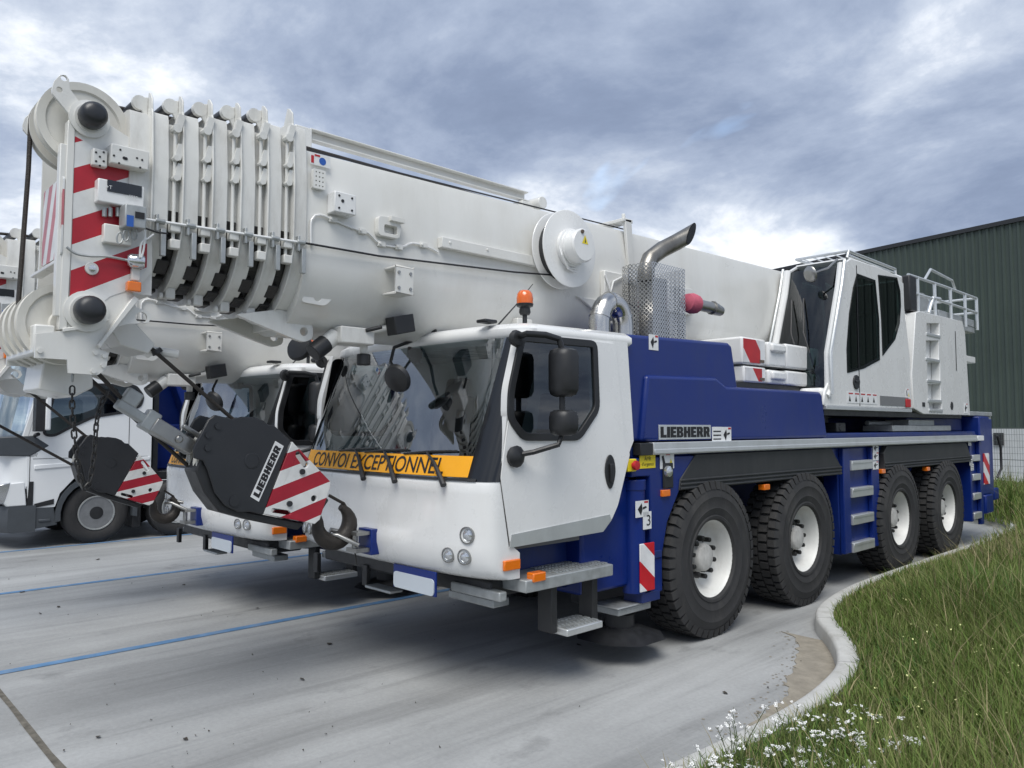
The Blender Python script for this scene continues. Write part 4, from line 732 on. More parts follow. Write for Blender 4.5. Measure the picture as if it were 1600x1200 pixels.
MB().cyl((0, 3.4, 1.70), (0, 3.4, 2.02), .75, n=40).build('slew_ring', M['grease'], crane, smooth=40)
pc = onp(1090, 476, 0, .95); MB().lathe([(.03, -.10), (.085, -.07), (.10, 0), (.09, .06), (.05, .10)], (.95, pc.y - .10, pc.z), (.1, 1, -.05), 14).build('cloth_wrap', M['pink'], crane); MB().cyl((.95, pc.y - .04, pc.z), (.97, pc.y + .25, pc.z - .01), .055, n=14).cyl((.97, pc.y + .22, pc.z - .01), (.98, pc.y + .36, pc.z - .03), .07, .05, n=12).build('hydraulic_coupling', M['steel'], crane)
MB().box(.3, .6, .55, 1.05, 2.30, 2.60).cyl((.7, .62, 2.70), (.7, 1.1, 2.70), .03, n=10).build('hydraulic_tray', M['collar'], crane, bevel=.01)
# ---- boom head
HX = .36
def hz(*p): return yz(HX, *p)
outl = hz((81, 139), (85, 126), (94, 117), (103, 117), (108, 124), (109, 138), (126, 162), (152, 172), (164, 190), (228, 232), (236, 240), (238, 424), (206, 461), (213, 480), (233, 487), (237, 497), (231, 505), (202, 506), (176, 512), (153, 544), (170, 552), (166, 577), (153, 586), (107, 583), (105, 562), (54, 559), (56, 521), (97, 517), (102, 480), (110, 380), (116, 188), (82, 146))
he = onp(100, 122, 0, HX); lo_ = onp(221, 496, 0, HX)
head = MB(); ear = onp(93, 140, 0, HX)
for sg in (1, -1): head.plate(outl, [circ(he.y, he.z, .016, 10), circ(ear.y, ear.z, .016, 10), circ(lo_.y, lo_.z, .032, 14)], 0, sg * HX - (.02 if sg > 0 else -.02) - .0, sg * HX)
ho = head.build('boom_head', M['boom'], crane, smooth=28, bevel=.004)
MB().box(-.34, .34, -4.60, -4.47, 2.62, 3.42).loft([ring(.80, -4.62), ring(.80, -4.40)]).build('head_core', M['collar'], ho, smooth=28)
ss = hz((117, 213), (130, 220), (150, 233), (232, 272), (229, 420), (206, 452), (172, 463), (150, 480), (130, 466), (108, 478), (110, 430), (112, 380))
MB().prism(ss, 0, HX + .0005, HX + .003).build('stripe_sheet', M['st_head'], ho, smooth=0)
# upright post and folded flange down the front edge
MB().prism(hz((106, 188), (117, 188), (111, 380), (104, 515), (92, 515), (98, 380)), 0, HX - .06, HX + .008).build('front_post', M['boom'], ho, bevel=.003)
for (u, v, r) in ((139, 187, .088), (134, 487, .096)):
    c_ = onp(u, v, 0, HX); cp = MB().lathe([(r * 1.18, 0), (r * 1.18, .018), (r * .9, .022), (r * .9, .03)], (HX, c_.y, c_.z), (1, 0, 0), 28).build('sheave_pin', M['boom'], ho, smooth=40)
    MB().lathe([(r * .74, 0), (r * .80, .02), (r * .80, .075), (r * .70, .10), (r * .45, .115), (0, .12)], (HX + .03, c_.y, c_.z), (1, 0, 0), 22).build('pin_cover', M['block'], cp, smooth=40)
def sheave(x, y, z, r):
    return MB().lathe([(r * .12, -.032), (r * .30, -.032), (r * .34, -.018), (r * .78, -.018), (r * .82, -.030), (r, -.034), (r, -.022), (r * .90, -.004), (r * .90, .004), (r, .022), (r, .034), (r * .82, .030), (r * .78, .018), (r * .34, .018), (r * .30, .032), (r * .12, .032)], (x, y, z), (1, 0, 0), 44, close=True).build('sheave', M['sheave'], ho, smooth=35)
M['sheave'] = mat('sheave_nylon', (.62, .61, .56), .45, noise=.05, nscale=6, dirt=(.25, .22, .18), dscale=5, damt=.3)
us = onp(139, 187, 0, HX); ls = onp(134, 487, 0, HX)
for x in (.25, .08): sheave(x, -4.835, 3.56, .238)
for x in (.22, .06, -.10, -.26): sheave(x, -4.90, 2.42, .225)
fs_ = MB().plate(rrect(.16, 3.00, .42, .44, .02), [], 1, -4.955, -4.945).build('front_board', M['st_front'], ho); MB().box(-.30, .30, -4.96, -4.90, 2.75, 2.77).box(.30, .36, -4.97, -4.90, 2.45, 3.40).build('front_frame', M['boom'], ho, bevel=.004)
MB().box(-.335, .335, -5.06, -4.96, 2.24, 2.40).build('nose_guard', M['boom'], ho, bevel=.01)
def hbox(u0, v0, u1, v1, d, nm, mt, par=None, x0=None, bev=.006):
    a, b = onp(u0, v0, 0, HX + .02), onp(u1, v1, 0, HX + .02); xx = HX + .004 if x0 is None else x0; return MB().box(xx, xx + d, min(a.y, b.y), max(a.y, b.y), min(a.z, b.z), max(a.z, b.z)).build(nm, mt, par or ho, bevel=bev)
def dots(par, pts, x, r, mt):
    for u, v in pts: p = onp(u, v, 0, x); MB().cyl((x - .002, p.y, p.z), (x + .003, p.y, p.z), r, n=8).build('bolt', mt, par)
b1_ = hbox(143, 233, 165, 264, .05, 'perforated_bracket', M['boom']); dots(b1_, [(150 + 6 * (k % 3), 238 + 7 * (k // 3)) for k in range(12) if k % 2 == 0], HX + .054, .006, M['grease'])
b2_ = hbox(168, 228, 226, 271, .085, 'cover_box', M['boom']); dots(b2_, [(178, 243), (188, 234), (214, 247), (222, 250), (186, 255), (219, 262)], HX + .089, .006, M['grease']); dots(b2_, [(194, 247), (197, 248)], HX + .089, .009, M['ink'])
b3_ = hbox(149, 281, 220, 330, .07, 'display_housing', M['white']); dv = hbox(163, 284, 216, 312, .004, 'display', M['screen'], b3_, HX + .0745, 0)
p_ = onp(197, 309, 0, HX + .08); text_obj('lettering', '+S930', M['sticker'], dv, .020, (HX + .0785, p_.y, p_.z), (0, 1, 0), (0, 0, 1), .062); p_ = onp(166, 294, 0, HX + .08); text_obj('lettering', '+T', M['sticker'], dv, .020, (HX + .0785, p_.y, p_.z), (0, 1, 0), (0, 0, 1), .03)
gl = MB()
for u in (163, 172, 184, 193, 203): p = onp(u, 325, 0, HX + .03); gl.cyl((HX + .035, p.y, p.z - .05), (HX + .035, p.y, p.z), .012, n=8)
gl.build('cable_gland', M['galv'], b3_)
b4_ = hbox(160, 350, 203, 386, .05, 'bracket_box', M['boom']); b5_ = hbox(184, 325, 216, 365, .11, 'limit_switch', M['galv'], None, HX + .045); hbox(199, 338, 213, 350, .004, 'connector', M['ink'], b5_, HX + .156, 0); hbox(186, 343, 196, 362, .004, 'switch_label', M['bluemark'], b5_, HX + .156, 0)
rng_ = MB()
for u, v in ((187, 372), (197, 368), (210, 366)): p = onp(u, v, 0, HX + .1); rng_.tube([(HX + .10 + .006 * math.sin(k), p.y + .014 * math.cos(k * .785), p.z + .032 * math.sin(k * .785)) for k in range(8)], .005, 6, closed=True)
rng_.build('hanging_ring', M['galv'], b5_)
pp = [onp(u, v, 0, HX + .10) for u, v in ((215, 352), (226, 362), (224, 392), (219, 402), (221, 380), (232, 372), (240, 366))]; MB().tube(catmull(pp, .01), .006, 6).build('wiring', M['white'], ho)
pp = [onp(u, v, 0, HX + .09) for u, v in ((214, 352), (245, 363), (262, 365))]; MB().tube(pp, .006, 6).build('wiring', M['ink'], ho)
ch_ = [onp(u, v, 0, HX + .03) for u, v in ((104, 386), (118, 396), (140, 400), (170, 401), (205, 408))]; MB().tube(catmull(ch_, .01), .008, 6).build('sling_wire', M['galv'], ho)
c_ = onp(213, 408, 0, HX + .05); MB().lathe([(.028, -.045), (.04, -.03), (.042, .03), (.03, .045)], (HX + .05, c_.y, c_.z), (.3, 1, 0), 14).build('round_lamp', M['lens'], ho, smooth=40); hbox(205, 418, 218, 440, .03, 'lamp_bracket', M['boom']); il = hbox(196, 440, 217, 458, .05, 'indicator_lamp', M['amber'], None, HX + .015)
p = onp(143, 420, 0, HX); MB().lathe([(.036, 0), (.034, .008), (.022, .010)], (HX + .003, p.y, p.z), (1, 0, 0), 18).build('sensor_ring', M['boom'], ho); MB().lathe([(.021, 0), (.018, .014), (0, .022)], (HX + .008, p.y, p.z), (1, 0, 0), 14).build('sensor_ball', M['lens'], ho)
bolt = MB()
for u, v in ((149, 551), (163, 556), (161, 571), (146, 580), (62, 548)): p = onp(u, v, 0, HX); bolt.cyl((HX - .005, p.y, p.z), (HX + .012, p.y, p.z), .014, n=8)
bolt.build('bolt', M['collar'], ho)
MB().prism(hz((206, 463), (214, 469), (162, 533), (154, 545), (150, 540)), 0, HX, HX + .04).build('stiffener', M['boom'], ho, bevel=.004); MB().prism(hz((97, 519), (97, 513), (138, 508), (165, 497), (170, 501), (140, 513)), 0, HX, HX + .02).build('stiffener', M['boom'], ho, bevel=.003)
MB().prism([(-4.95, 2.30), (-4.72, 2.32), (-4.70, 2.08), (-4.80, 2.02), (-4.98, 2.06)], 0, -.30, .10).build('lower_guard', M['boom'], ho, bevel=.01)
MB().prism([(-4.66, 2.50), (-4.50, 2.50), (-4.36, 2.36), (-4.40, 2.30), (-4.56, 2.34)], 0, -.28, .10).cyl((.0, -4.38, 2.33), (.05, -4.20, 2.31), .03, n=8).build('rope_anchor', M['boom'], ho, bevel=.006)
# hoist rope: along the top, over the head sheaves, and down to the lower sheaves
rp = MB(); arc = [(.08, -4.835 + .225 * math.cos(R(a)), 3.56 + .225 * math.sin(R(a))) for a in range(75, 181, 7)]
rp.tube([(.08, 2.0, 3.84), (.08, -3.5, 3.86)] + arc + [(.08, -5.062, 3.3), (.08, -5.09, 2.45)], .013, 8); rp.build('hoist_rope', M['rope'], crane)
# ---- superstructure: counterweight slabs, operator's cab, rear cabinet
for k, (z0, z1) in enumerate(((2.50, 2.785), (2.31, 2.485))):
    q = MB(); y0_ = 1.13 + .03 * k
    q.box(.40, .96, y0_, 1.62, z0, z1).box(.40, .985, 1.63, 2.02, z0 - .0, z1 - .02).box(.40, .985, 2.03, 2.62 + .03 * k, z0, z1 - .01).box(.40, 1.0, 2.625 + .03 * k, 2.80 + .02 * k, z0 + .01, z1 - .02).box(.94, 1.02, 1.66, 1.97, z1 - .13, z1 - .035)
    cwo = q.build('counterweight_slab', M['cw'] if 'cw' in M else M['white'], crane, bevel=.025, seg=3)
    MB().prism([(y0_ + .02, z0 + .02), (y0_ + .36, z0 + .02), (y0_ + .36, z1 - .02), (y0_ + .02, z1 - .02)], 0, .9605, .964).build('stripe_sheet', M['st_cw'], cwo, smooth=0)
    rs = MB()
    for (a, w_) in ((1.50, .03), (2.70, .05), (1.55, .02)): rs.box(.955 + (.045 if a > 2.6 else .005), .962 + (.045 if a > 2.6 else .005), a - w_, a + w_, z0 + .03, z0 + .06)
    rs.build('rust_patch', M['rust'], cwo)
MB().box(-.9, .95, 1.0, 2.9, 2.20, 2.305).build('counterweight_base', M['black'], crane)
opc = MB(); OX0, OX1 = .52, 1.235
fr = X1((1289, 634), (1291, 612), (1299, 592), (1304, 540), (1318, 412), (1332, 403), (1372, 416), (1409, 432), (1414, 470), (1424, 560), (1427, 640)); fr[0] = (fr[0][0], 2.09); fr[-1] = (fr[-1][0], 2.09)
dw = X1((1341, 428), (1369, 438), (1375, 500), (1376, 562), (1352, 575), (1326, 582), (1325, 545), (1329, 490), (1335, 450))
rw = X1((1374, 430), (1403, 434), (1408, 455), (1409, 478), (1407, 505), (1400, 530), (1381, 555), (1379, 500))
opc.plate(fr, [dw, rw], 0, OX1 - .035, OX1); 
fl_ = [(p[0], p[1]) for p in fr]; opc.plate(fl_, [dw, rw], 0, OX0, OX0 + .035)
opc.box(OX0 + .03, OX1 - .03, fr[0][0] + .05, 4.95, 2.09, 2.16).box(OX0 + .03, OX1 - .03, 4.72, 4.95, 2.16, 3.80)
opo = opc.build('operator_cab', M['white'], crane, smooth=30, bevel=.012)
MB().prism([fr[5], (fr[5][0] + .02, fr[5][1] + .02), (fr[7][0], fr[7][1] + .01), (fr[7][0], fr[7][1] - .05), (fr[5][0] + .1, fr[5][1] - .06)], 0, OX0 + .02, OX1 - .02).build('cab_roof', M['white'], opo)
for poly, nm in ((dw, 'door_window'), (rw, 'rear_side_window')):
    MB().plate(shrink(poly, -.004), [shrink(poly, .022)], 0, OX1 + .001, OX1 + .006).build('window_seal', M['gloss'], opo); MB().raw([(OX1 - .004, p[0], p[1]) for p in poly], [tuple(range(len(poly)))]).build(nm, M['glasst'], opo, smooth=0, fix=False); MB().raw([(OX0 + .004, p[0], p[1]) for p in poly], [tuple(range(len(poly)))]).build(nm, M['glasst'], opo, smooth=0, fix=False)
MB().plate(shrink(fl_, .03), [shrink(dw, -.01), shrink(rw, -.01)], 0, OX0 + .0355, OX0 + .0385).box(OX0 + .04, OX1 - .04, 4.700, 4.716, 2.17, 3.78).box(OX0 + .04, OX1 - .04, 2.5, 4.7, 2.161, 2.166).build('cab_lining', M['seat'], opo)
pf0, pf1 = fr[2], fr[4]      # front pillar line
ws = [(pf0[0] + .0, pf0[1] - .12), (pf0[0] + .02, pf0[1] + .30), (pf1[0] - .055, pf1[1] - .28), (pf1[0] + .02, pf1[1] - .01)]
g_ = MB(); g_.loft([[(OX0 + .05, a, b) for a, b in ws], [(OX0 + .2, a - .05, b) for a, b in ws], [(OX1 - .2, a - .05, b) for a, b in ws], [(OX1 - .05, a - .0, b) for a, b in ws]], cap=False, closed=False); g_.build('front_window', M['glasst'], opo, smooth=60)
for x in (OX0 + .03, OX1 - .02): MB().tube([(x, fr[1][0] + .06, fr[1][1] - .05), (x, ws[0][0], ws[0][1]), (x, ws[1][0] - .01, ws[1][1]), (x, ws[2][0] - .01, ws[2][1]), (x, ws[3][0], ws[3][1] + .02)], .045, 10).build('window_pillar', M['white'], opo)
hr = MB(); xh = OX1 + .03; hr.tube([(xh, ws[0][0] - .03, ws[0][1] - .05), (xh, ws[1][0] - .06, ws[1][1]), (xh, ws[2][0] - .05, ws[2][1]), (xh, ws[3][0] - .02, ws[3][1] + .05)], .022, 8); xh = OX0 - .02; hr.tube([(xh, ws[0][0] - .03, ws[0][1] - .1), (xh, ws[1][0] - .06, ws[1][1]), (xh, ws[2][0] - .05, ws[2][1]), (xh, ws[3][0] - .02, ws[3][1] + .05)], .018, 8); hr.build('grab_rail', M['alu'], opo)
MB().box(OX0 + .02, OX1 - .02, fr[0][0] + .02, fr[0][0] + .30, 2.16, ws[0][1] + .02).build('front_lower_panel', M['white'], opo, bevel=.05, seg=3)
MB().box(OX0, OX1 + .02, fr[0][0] + .03, 4.98, 2.045, 2.088).build('cab_sill', M['alu'], opo, bevel=.004); MB().box(.3, 1.2, 2.45, 7.2, 1.98, 2.042).build('cab_underside', M['black'], crane)
h0 = onp(1337, 597, 0, OX1); MB().plate(circ(h0.y, h0.z, .085, 20), [], 0, OX1 + .001, OX1 + .018).box(OX1 + .018, OX1 + .03, h0.y - .05, h0.y + .06, h0.z - .01, h0.z + .02).build('door_handle', M['black'], opo, bevel=.006)
MB().box(OX1 + .0005, OX1 + .004, 3.33, 3.345, 2.1, 3.8).build('door_gap', M['ink'], opo)
dl = MB().box(OX1 + .001, OX1 + .004, 2.98, 3.85, 2.13, 2.26).build('warning_labels', M['sticker'], opo); k5 = MB()
for k in range(5): y_ = 3.0 + .175 * k; k5.raw([(OX1 + .0055, y_ + .02, 2.15), (OX1 + .0055, y_ + .08, 2.15), (OX1 + .0055, y_ + .05, 2.22)], [(0, 1, 2)], 0); k5.raw([(OX1 + .0055, y_ + .02, 2.235), (OX1 + .0055, y_ + .14, 2.235), (OX1 + .0055, y_ + .14, 2.25), (OX1 + .0055, y_ + .02, 2.25)], [(0, 1, 2, 3)], 1)
k5.build('pictogram', [M['ink'], M['red']], dl, fix=False)
MB().box(OX1 + .001, OX1 + .006, 3.95, 4.9, 2.12, 2.24).build('vent_grille', M['trim'], opo); MB().box(OX1 + .006, OX1 + .02, 4.78, 4.95, 2.11, 2.22).build('rear_reflector', M['red'], opo, bevel=.006)
se = MB().box(.68, 1.08, 3.7, 4.2, 2.45, 2.6).obox((.88, 4.25, 2.95), (.2, 0, 0), (0, .06, 0), (0, .08, .38)).obox((.88, 4.33, 3.42), (.12, 0, 0), (0, .04, 0), (0, .01, .09)).box(.75, 1.0, 3.75, 4.15, 2.16, 2.45); se.build('seat', M['seat'], opo, bevel=.04); MB().cyl((.9, 2.95, 2.5), (.86, 2.98, 3.0), .02, n=8).obox((.86, 3.0, 3.1), (.10, 0, 0), (0, .02, 0), (0, .01, .09)).box(.62, .74, 3.5, 4.2, 2.62, 2.75).box(1.04, 1.16, 3.5, 4.2, 2.62, 2.75).build('control_console', M['black'], opo, bevel=.01)
wpp = MB(); 
for x in (.80, .95): wpp.tube([(x + .15, ws[0][0] + .0, ws[0][1] + .1), (x, ws[1][0] - .055, ws[1][1] + .25), (x - .12, ws[2][0] - .10, ws[2][1] - .1)], .009, 6)
wpp.build('wiper', M['black'], opo)
m0 = onp(1268, 428, 1, pf1[0] - .35); MB().lathe([(.0, -.01), (.085, 0), (.10, .012), (.09, .035), (.04, .05), (0, .052)], m0, (-.35, -.75, -.25), 18).tube([m0, m0 + Vector((.15, .1, .06)), (OX1 - .05, pf1[0] - .02, pf1[1] + .06)], .013, 6).build('round_mirror', M['chromed'] if 'chromed' in M else M['steel'], opo, smooth=50)
rl = MB(); zr_ = fr[5][1] + .09
rl.tube([(OX1 - .03, fr[5][0] - .05, fr[5][1] + .0), (OX1 - .03, fr[5][0], zr_), (OX1 - .03, fr[7][0] - .1, fr[7][1] + .09), (OX1 - .03, fr[7][0] - .1, fr[7][1])], .017, 8); rl.tube([(OX1 - .03, fr[5][0], zr_), (OX0 + .03, fr[5][0], zr_), (OX0 + .03, fr[7][0] - .1, fr[7][1] + .09)], .017, 8); rl.tube([(OX1 - .03, fr[5][0] + .02, zr_ - .05), (OX1 - .03, fr[7][0] - .1, fr[7][1] + .04)], .010, 6)
for k in range(5): x = OX0 + .1 + k * .13; rl.tube([(x, fr[5][0], zr_), (x, fr[7][0] - .1, fr[7][1] + .06)], .008, 6)
rl.build('roof_guard', M['alu'], opo)
# rear cabinet with climbing recesses
cbp = X1((1431, 488), (1437, 486), (1504, 502), (1508, 520), (1516, 649), (1443, 647), (1428, 638), (1425, 585)); CX1 = 1.25
cab2 = MB(); rec = []
for (u, v0, v1) in ((1458, 505, 523), (1457, 532, 562), (1459, 566, 596), (1460, 600, 627), (1462, 630, 642)):
    a = X1((u - 10, v0), (u + 10, v0), (u + 10, v1), (u - 10, v1)); rec.append(a)
cab2.plate(cbp, rec, 0, CX1 - .12, CX1); cab2.plate(cbp, [], 0, .55, CX1 - .121)
co_ = cab2.build('rear_cabinet', M['white'], crane, smooth=30, bevel=.008)
for a in rec: MB().box(CX1 - .11, CX1 + .012, a[3][0] - .02, a[2][0] + .01, a[3][1] - .01, a[3][1] + .03).build('climbing_step', M['alu'], co_, bevel=.005)
MB().box(CX1 + .0005, CX1 + .003, 6.85, 6.88, 2.7, 3.3).build('cabinet_slot', M['ink'], co_); c0 = onp(1487, 634, 0, CX1); MB().plate(circ(c0.y, c0.z, .06, 16), [], 0, CX1, CX1 + .006).build('cabinet_lock', M['black'], co_); 
for u, v in ((1443, 632),): c0 = onp(u, v, 0, CX1); MB().box(CX1, CX1 + .006, c0.y - .05, c0.y + .05, c0.z - .03, c0.z + .03).build('cabinet_latch', M['black'], co_)
decal(1509, 638, .16, .16, CX1 + .001, 'person', co_, 'decal'); decal(1418, 615, .13, .13, OX1 + .001, 'warn', opo, 'decal')
MB().box(.5, 1.1, 4.98, 5.35, 2.1, 3.95).build('cabin_post', M['white'], crane, bevel=.03); MB().box(.95, 1.2, 5.2, 5.45, 3.45, 3.95).build('hydraulic_unit', M['black'], crane, bevel=.02)
MB().box(.0, 1.12, 5.4, 8.3, 3.40, 3.50).box(.2, 1.12, 6.6, 8.3, 3.5, 3.62).build('winch_platform', M['galv'], crane, bevel=.01); MB().box(.5, 1.2, 7.3, 8.0, 2.88, 2.98).build('platform_bracket', M['white'], crane, bevel=.01)
MB().cyl((-.35, 6.9, 3.55), (.75, 6.9, 3.55), .30, n=28).cyl((.75, 6.9, 3.55), (.80, 6.9, 3.55), .40, n=28).build('winch', M['galv'], crane, smooth=40)
hr = MB()
for z in (3.98, 3.74): hr.tube([(1.16, 5.25, z - .02), (1.16, 6.6, z), (1.16, 8.30, z)], .022, 8); hr.tube([(1.16, 8.30, z), (.2, 8.30, z)], .022, 8)
for y in (5.6, 6.3, 7.0, 7.7, 8.3): hr.tube([(1.16, y, 3.45), (1.16, y, 3.98)], .024, 8)
hr.tube([(1.16, 5.9, 3.98), (1.16, 6.15, 4.16), (1.16, 7.1, 4.12), (1.16, 7.25, 3.98)], .02, 8); hr.tube([(1.16, 6.0, 3.5), (1.16, 6.2, 3.74), (1.16, 6.5, 3.76)], .03, 8)
hr.tube([(.5, 5.5, 4.0), (.5, 8.2, 4.0)], .02, 8); hr.build('handrail', M['alu'], crane)
for (x, y) in ((-.85, -2.0),): beacon(cab_o, x, y, 2.595)
# ================================================================ hook block, lashed back to the front bumper
def make_block(root):
    BX = .13
    def bz(*p): return yz(BX, *p)
    org = Vector((0, root['oy'], root['oz']))
    def rel(poly): return [(a - org.y, b - org.z) for a, b in poly]
    bl = rel(bz((302, 700), (326, 655), (336, 648), (363, 655), (378, 651), (398, 652), (412, 657), (420, 664), (428, 664), (455, 688), (411, 805), (392, 800), (372, 800), (352, 790), (336, 770), (325, 735), (318, 720), (303, 716)))
    ck = rel(bz((457, 690), (517, 753), (516, 762), (500, 812), (492, 819), (412, 803)))
    for sg in (1, -1):
        c = MB().prism(bl, 0, sg * (BX - .022), sg * BX).build('cheek_plate', M['block'], root, bevel=.008)
        s1 = rel(bz((463, 706), (468, 705), (483, 725), (480, 731), (475, 731), (462, 712))); s2 = rel(bz((425, 794), (452, 798), (455, 802), (452, 805), (425, 801)))
        k = MB().plate(ck, [rounded(s1, .012), rounded(s2, .012), circ(*rel(bz((491, 779)))[0], .022, 14)], 0, sg * (BX - .03), sg * (BX - .002)); k.build('striped_weight', M['st_block'], root, bevel=.004)
        b = MB()
        for u, v in ((340, 666), (325, 680), (324, 700), (472, 737), (452, 787)): p = rel(bz((u, v)))[0]; b.cyl((sg * (BX - .002), *p), (sg * (BX + .012), *p), .020, n=12)
        p = rel(bz((366, 783)))[0]; b.cyl((sg * (BX - .002), *p), (sg * (BX + .008), *p), .035, n=14); p = rel(bz((394, 720)))[0]; b.lathe([(.055, -.001), (.053, .003), (.046, .004), (.046, .002)], (sg * BX, *p), (sg, 0, 0), 20); b.build('bolt', M['block'], root)
        if sg > 0:
            q = [Vector((0, a, c_)) for a, c_ in rel(bz((391, 776), (404, 784), (443, 697), (430, 689)))]; pl = MB().prism([(v.y, v.z) for v in q], 0, BX + .0005, BX + .004).build('maker_badge', M['sticker'], root)
            up = (q[3] - q[0]); ac = (q[1] - q[0]); L_ = up.length; A_ = ac.length
            block_letters('LIEBHERR', M['ink'], pl, Vector((BX + .004, 0, 0)) + q[0] + ac * .85 + up * .05, up, -ac, L_ * .90, A_ * .70)
    bl2 = rel(bz((318, 712), (330, 700), (345, 760), (370, 795), (420, 806), (480, 818), (470, 829), (400, 815), (345, 800), (322, 770), (308, 735)))
    MB().prism(bl2, 0, -.10, .10).build('spacer', M['black'], root, bevel=.012)
    cen = rel(bz((375, 722)))[0]
    for x in (-.06, .06): MB().lathe([(.03, -.025), (.22, -.025), (.27, -.03), (.27, -.02), (.245, 0), (.27, .02), (.27, .03), (.22, .025), (.03, .025)], (x, *cen), (1, 0, 0), 36, close=True).build('sheave', M['sheave'], root, smooth=35)
    hc = Vector((0, *rel(yz(0, (522, 818)))[0])); ax = Vector((0, .80, -.60)); pp = Vector((0, .60, .80))   # shank direction and the open side
    hk = []; rad = []
    st_ = hc - ax * .30; hk += [st_, hc - ax * .22 + pp * .0]; rad += [.035, .036]
    for a in range(0, 256, 15):
        t = R(a); c_ = -math.cos(t); s_ = math.sin(t); hk.append(hc + (-pp * math.sin(t + .5) * 1.0 + ax * -math.cos(t + .5)) * .135 * (1 - .0002 * a)); rad.append(.042 + .024 * math.sin(min(math.pi, t / 4.4 * math.pi)) - (.018 * max(0, (a - 190) / 65)))
    MB().tube(hk, rad, 12).build('hook', M['hook'], root, smooth=60)
    MB().obox(hc - ax * .26, ax * .07, pp * .09, (.10, 0, 0)).cyl(hc - ax * .26 - Vector((.12, 0, 0)), hc - ax * .26 + Vector((.12, 0, 0)), .04, n=12).build('trunnion', M['block'], root, bevel=.012)
    MB().tube([hc - ax * .16 + pp * .14, hc - ax * .02 + pp * .16, hc + ax * .06 + pp * .13], .012, 8).build('safety_latch', M['hook'], root)
    return hc
c0 = onp(375, 722, 0, .0)
blk = empty('hook_block', (.0, c0.y, c0.z)); blk['oy'] = c0.y; blk['oz'] = c0.z
tag(blk, 'black hook block with red and white cheek lashed to the bumper of the nearest crane', 'hook block', 'crane hook blocks')
HC = make_block(blk); HW = HC + Vector((0, c0.y, c0.z))
for k in ('oy', 'oz'): del blk[k]
# tie-down shackle from hook to the bumper pin
tie = empty('tie_down_shackle', (.07, -2.90, 1.0)); tag(tie, 'grey steel tie-down bow between crane hook and blue bumper bracket', 'shackle'); a_ = HW - Vector((.07, -2.90, 1.0)) + Vector((0, .02, -.08))
MB().tube([(-.05, .0, .05), a_ + Vector((-.05, -.02, .03)), a_ + Vector((0, -.06, .0)), a_ + Vector((.05, -.02, -.0)), (.05, .0, -.02)], .017, 8).build('bow', M['steel'], tie, smooth=60); MB().tube([(0, 0, -.07), (.0, .01, -.12), (.01, .012, -.17)], .006, 6).build('pin_chain', M['grease'], tie)
# reeving between boom head and block
def ropes(name, pairs, lbl, grp, dx=0):
    rt_ = empty(name, (dx, -4.6, 2.3)); tag(rt_, lbl, 'rope', grp); o = Vector((0, -4.6, 2.3))
    for p, q in pairs: MB().tube([Vector(p) - o, Vector(q) - o], .0135, 8).build('rope_fall', M['rope'], rt_, smooth=60)
    return rt_
def at(u, v, x): return tuple(onp(u, v, 0, x))
RP = [(at(192, 506, .06), at(372, 662, .06)), (at(138, 590, -.06), at(330, 760, -.06))]
rop = ropes('hoist_ropes', RP, 'dark wire ropes running from the nearest boom head down to its hook block', 'hoist ropes')
sk = empty('wedge_socket', at(215, 635, .0)); tag(sk, 'galvanised wedge socket on the rope above the nearest hook block', 'rope socket'); o = Vector(at(215, 635, .0))
w0, w1, w2, w3, w4 = [Vector(at(u, v, .0)) - o for u, v in ((150, 580), (195, 628), (232, 660), (282, 675), (322, 705))]
dv_ = (w4 - w1).normalized(); pv = Vector((0, -dv_.z, dv_.y)); MB().tube([w0, w1, w2], .0135, 8).build('rope_tail', M['rope'], sk)
MB().obox((w1 + w2) / 2 + pv * -.015, dv_ * .13, pv * .03, (.035, 0, 0)).obox(w1 + dv_ * .02 + pv * .04, dv_ * .05, pv * .05, (.035, 0, 0)).obox(w2 + pv * .01, dv_ * .045, pv * .065, (.04, 0, 0)).build('socket_body', M['galv'], sk, bevel=.012)
MB().obox(w2 + dv_ * .17, dv_ * .15, pv * .05, (.05, 0, 0)).obox(w4 - dv_ * .10 + pv * .06, dv_ * .12, pv * .016, (.02, 0, 0)).obox(w4 - dv_ * .06 - pv * .03, dv_ * .12, pv * .016, (.045, 0, 0)).cyl(w2 + dv_ * .2 - Vector((.07, 0, 0)), w2 + dv_ * .2 + Vector((.07, 0, 0)), .025, n=10).build('socket_fork', M['steel'], sk, bevel=.01)
MB().cyl(Vector(at(243, 546, .06)) - o, Vector(at(247, 552, .06)) - o, .03, .035, 12).build('rope_weight', M['black'], sk)
# chain hanging from the head
chn = empty('lifting_chain', at(113, 596, .20)); tag(chn, 'slack dark link chain hanging in a loop under the boom head', 'chain'); o = Vector(at(113, 596, .20)); cpts = catmull([Vector(at(u, v, .20)) - o for u, v in ((113, 600), (113, 640), (117, 690), (124, 740), (132, 762), (141, 748), (148, 700), (151, 660), (158, 632), (166, 618))], .008)
link = MB(); link.tube([(.012 * math.cos(R(a)), 0, .012 * math.sin(R(a)) + (.014 if 0 <= a < 180 else -.014)) for a in (0, 45, 90, 135, 179, 181, 225, 270, 315, 359)], .005, 6, closed=True)
acc = 0; last = cpts[0]; flip = 0; first = None
for a, b in zip(cpts, cpts[1:]):
    acc += (b - a).length
    if acc >= .036:
        acc = 0; flip += 1; d = (b - a).normalized(); q_ = d.to_track_quat('Z', 'Y') @ Matrix.Rotation(R(90 * (flip % 2) + 20), 3, 'Z').to_quaternion()
        if first is None: lk = link.build('chain_link', M['grease'], chn); first = lk
        else: lk = first.copy(); COL.objects.link(lk); lk.parent = chn
        lk.rotation_mode = 'QUATERNION'; lk.rotation_quaternion = q_; lk.location = b
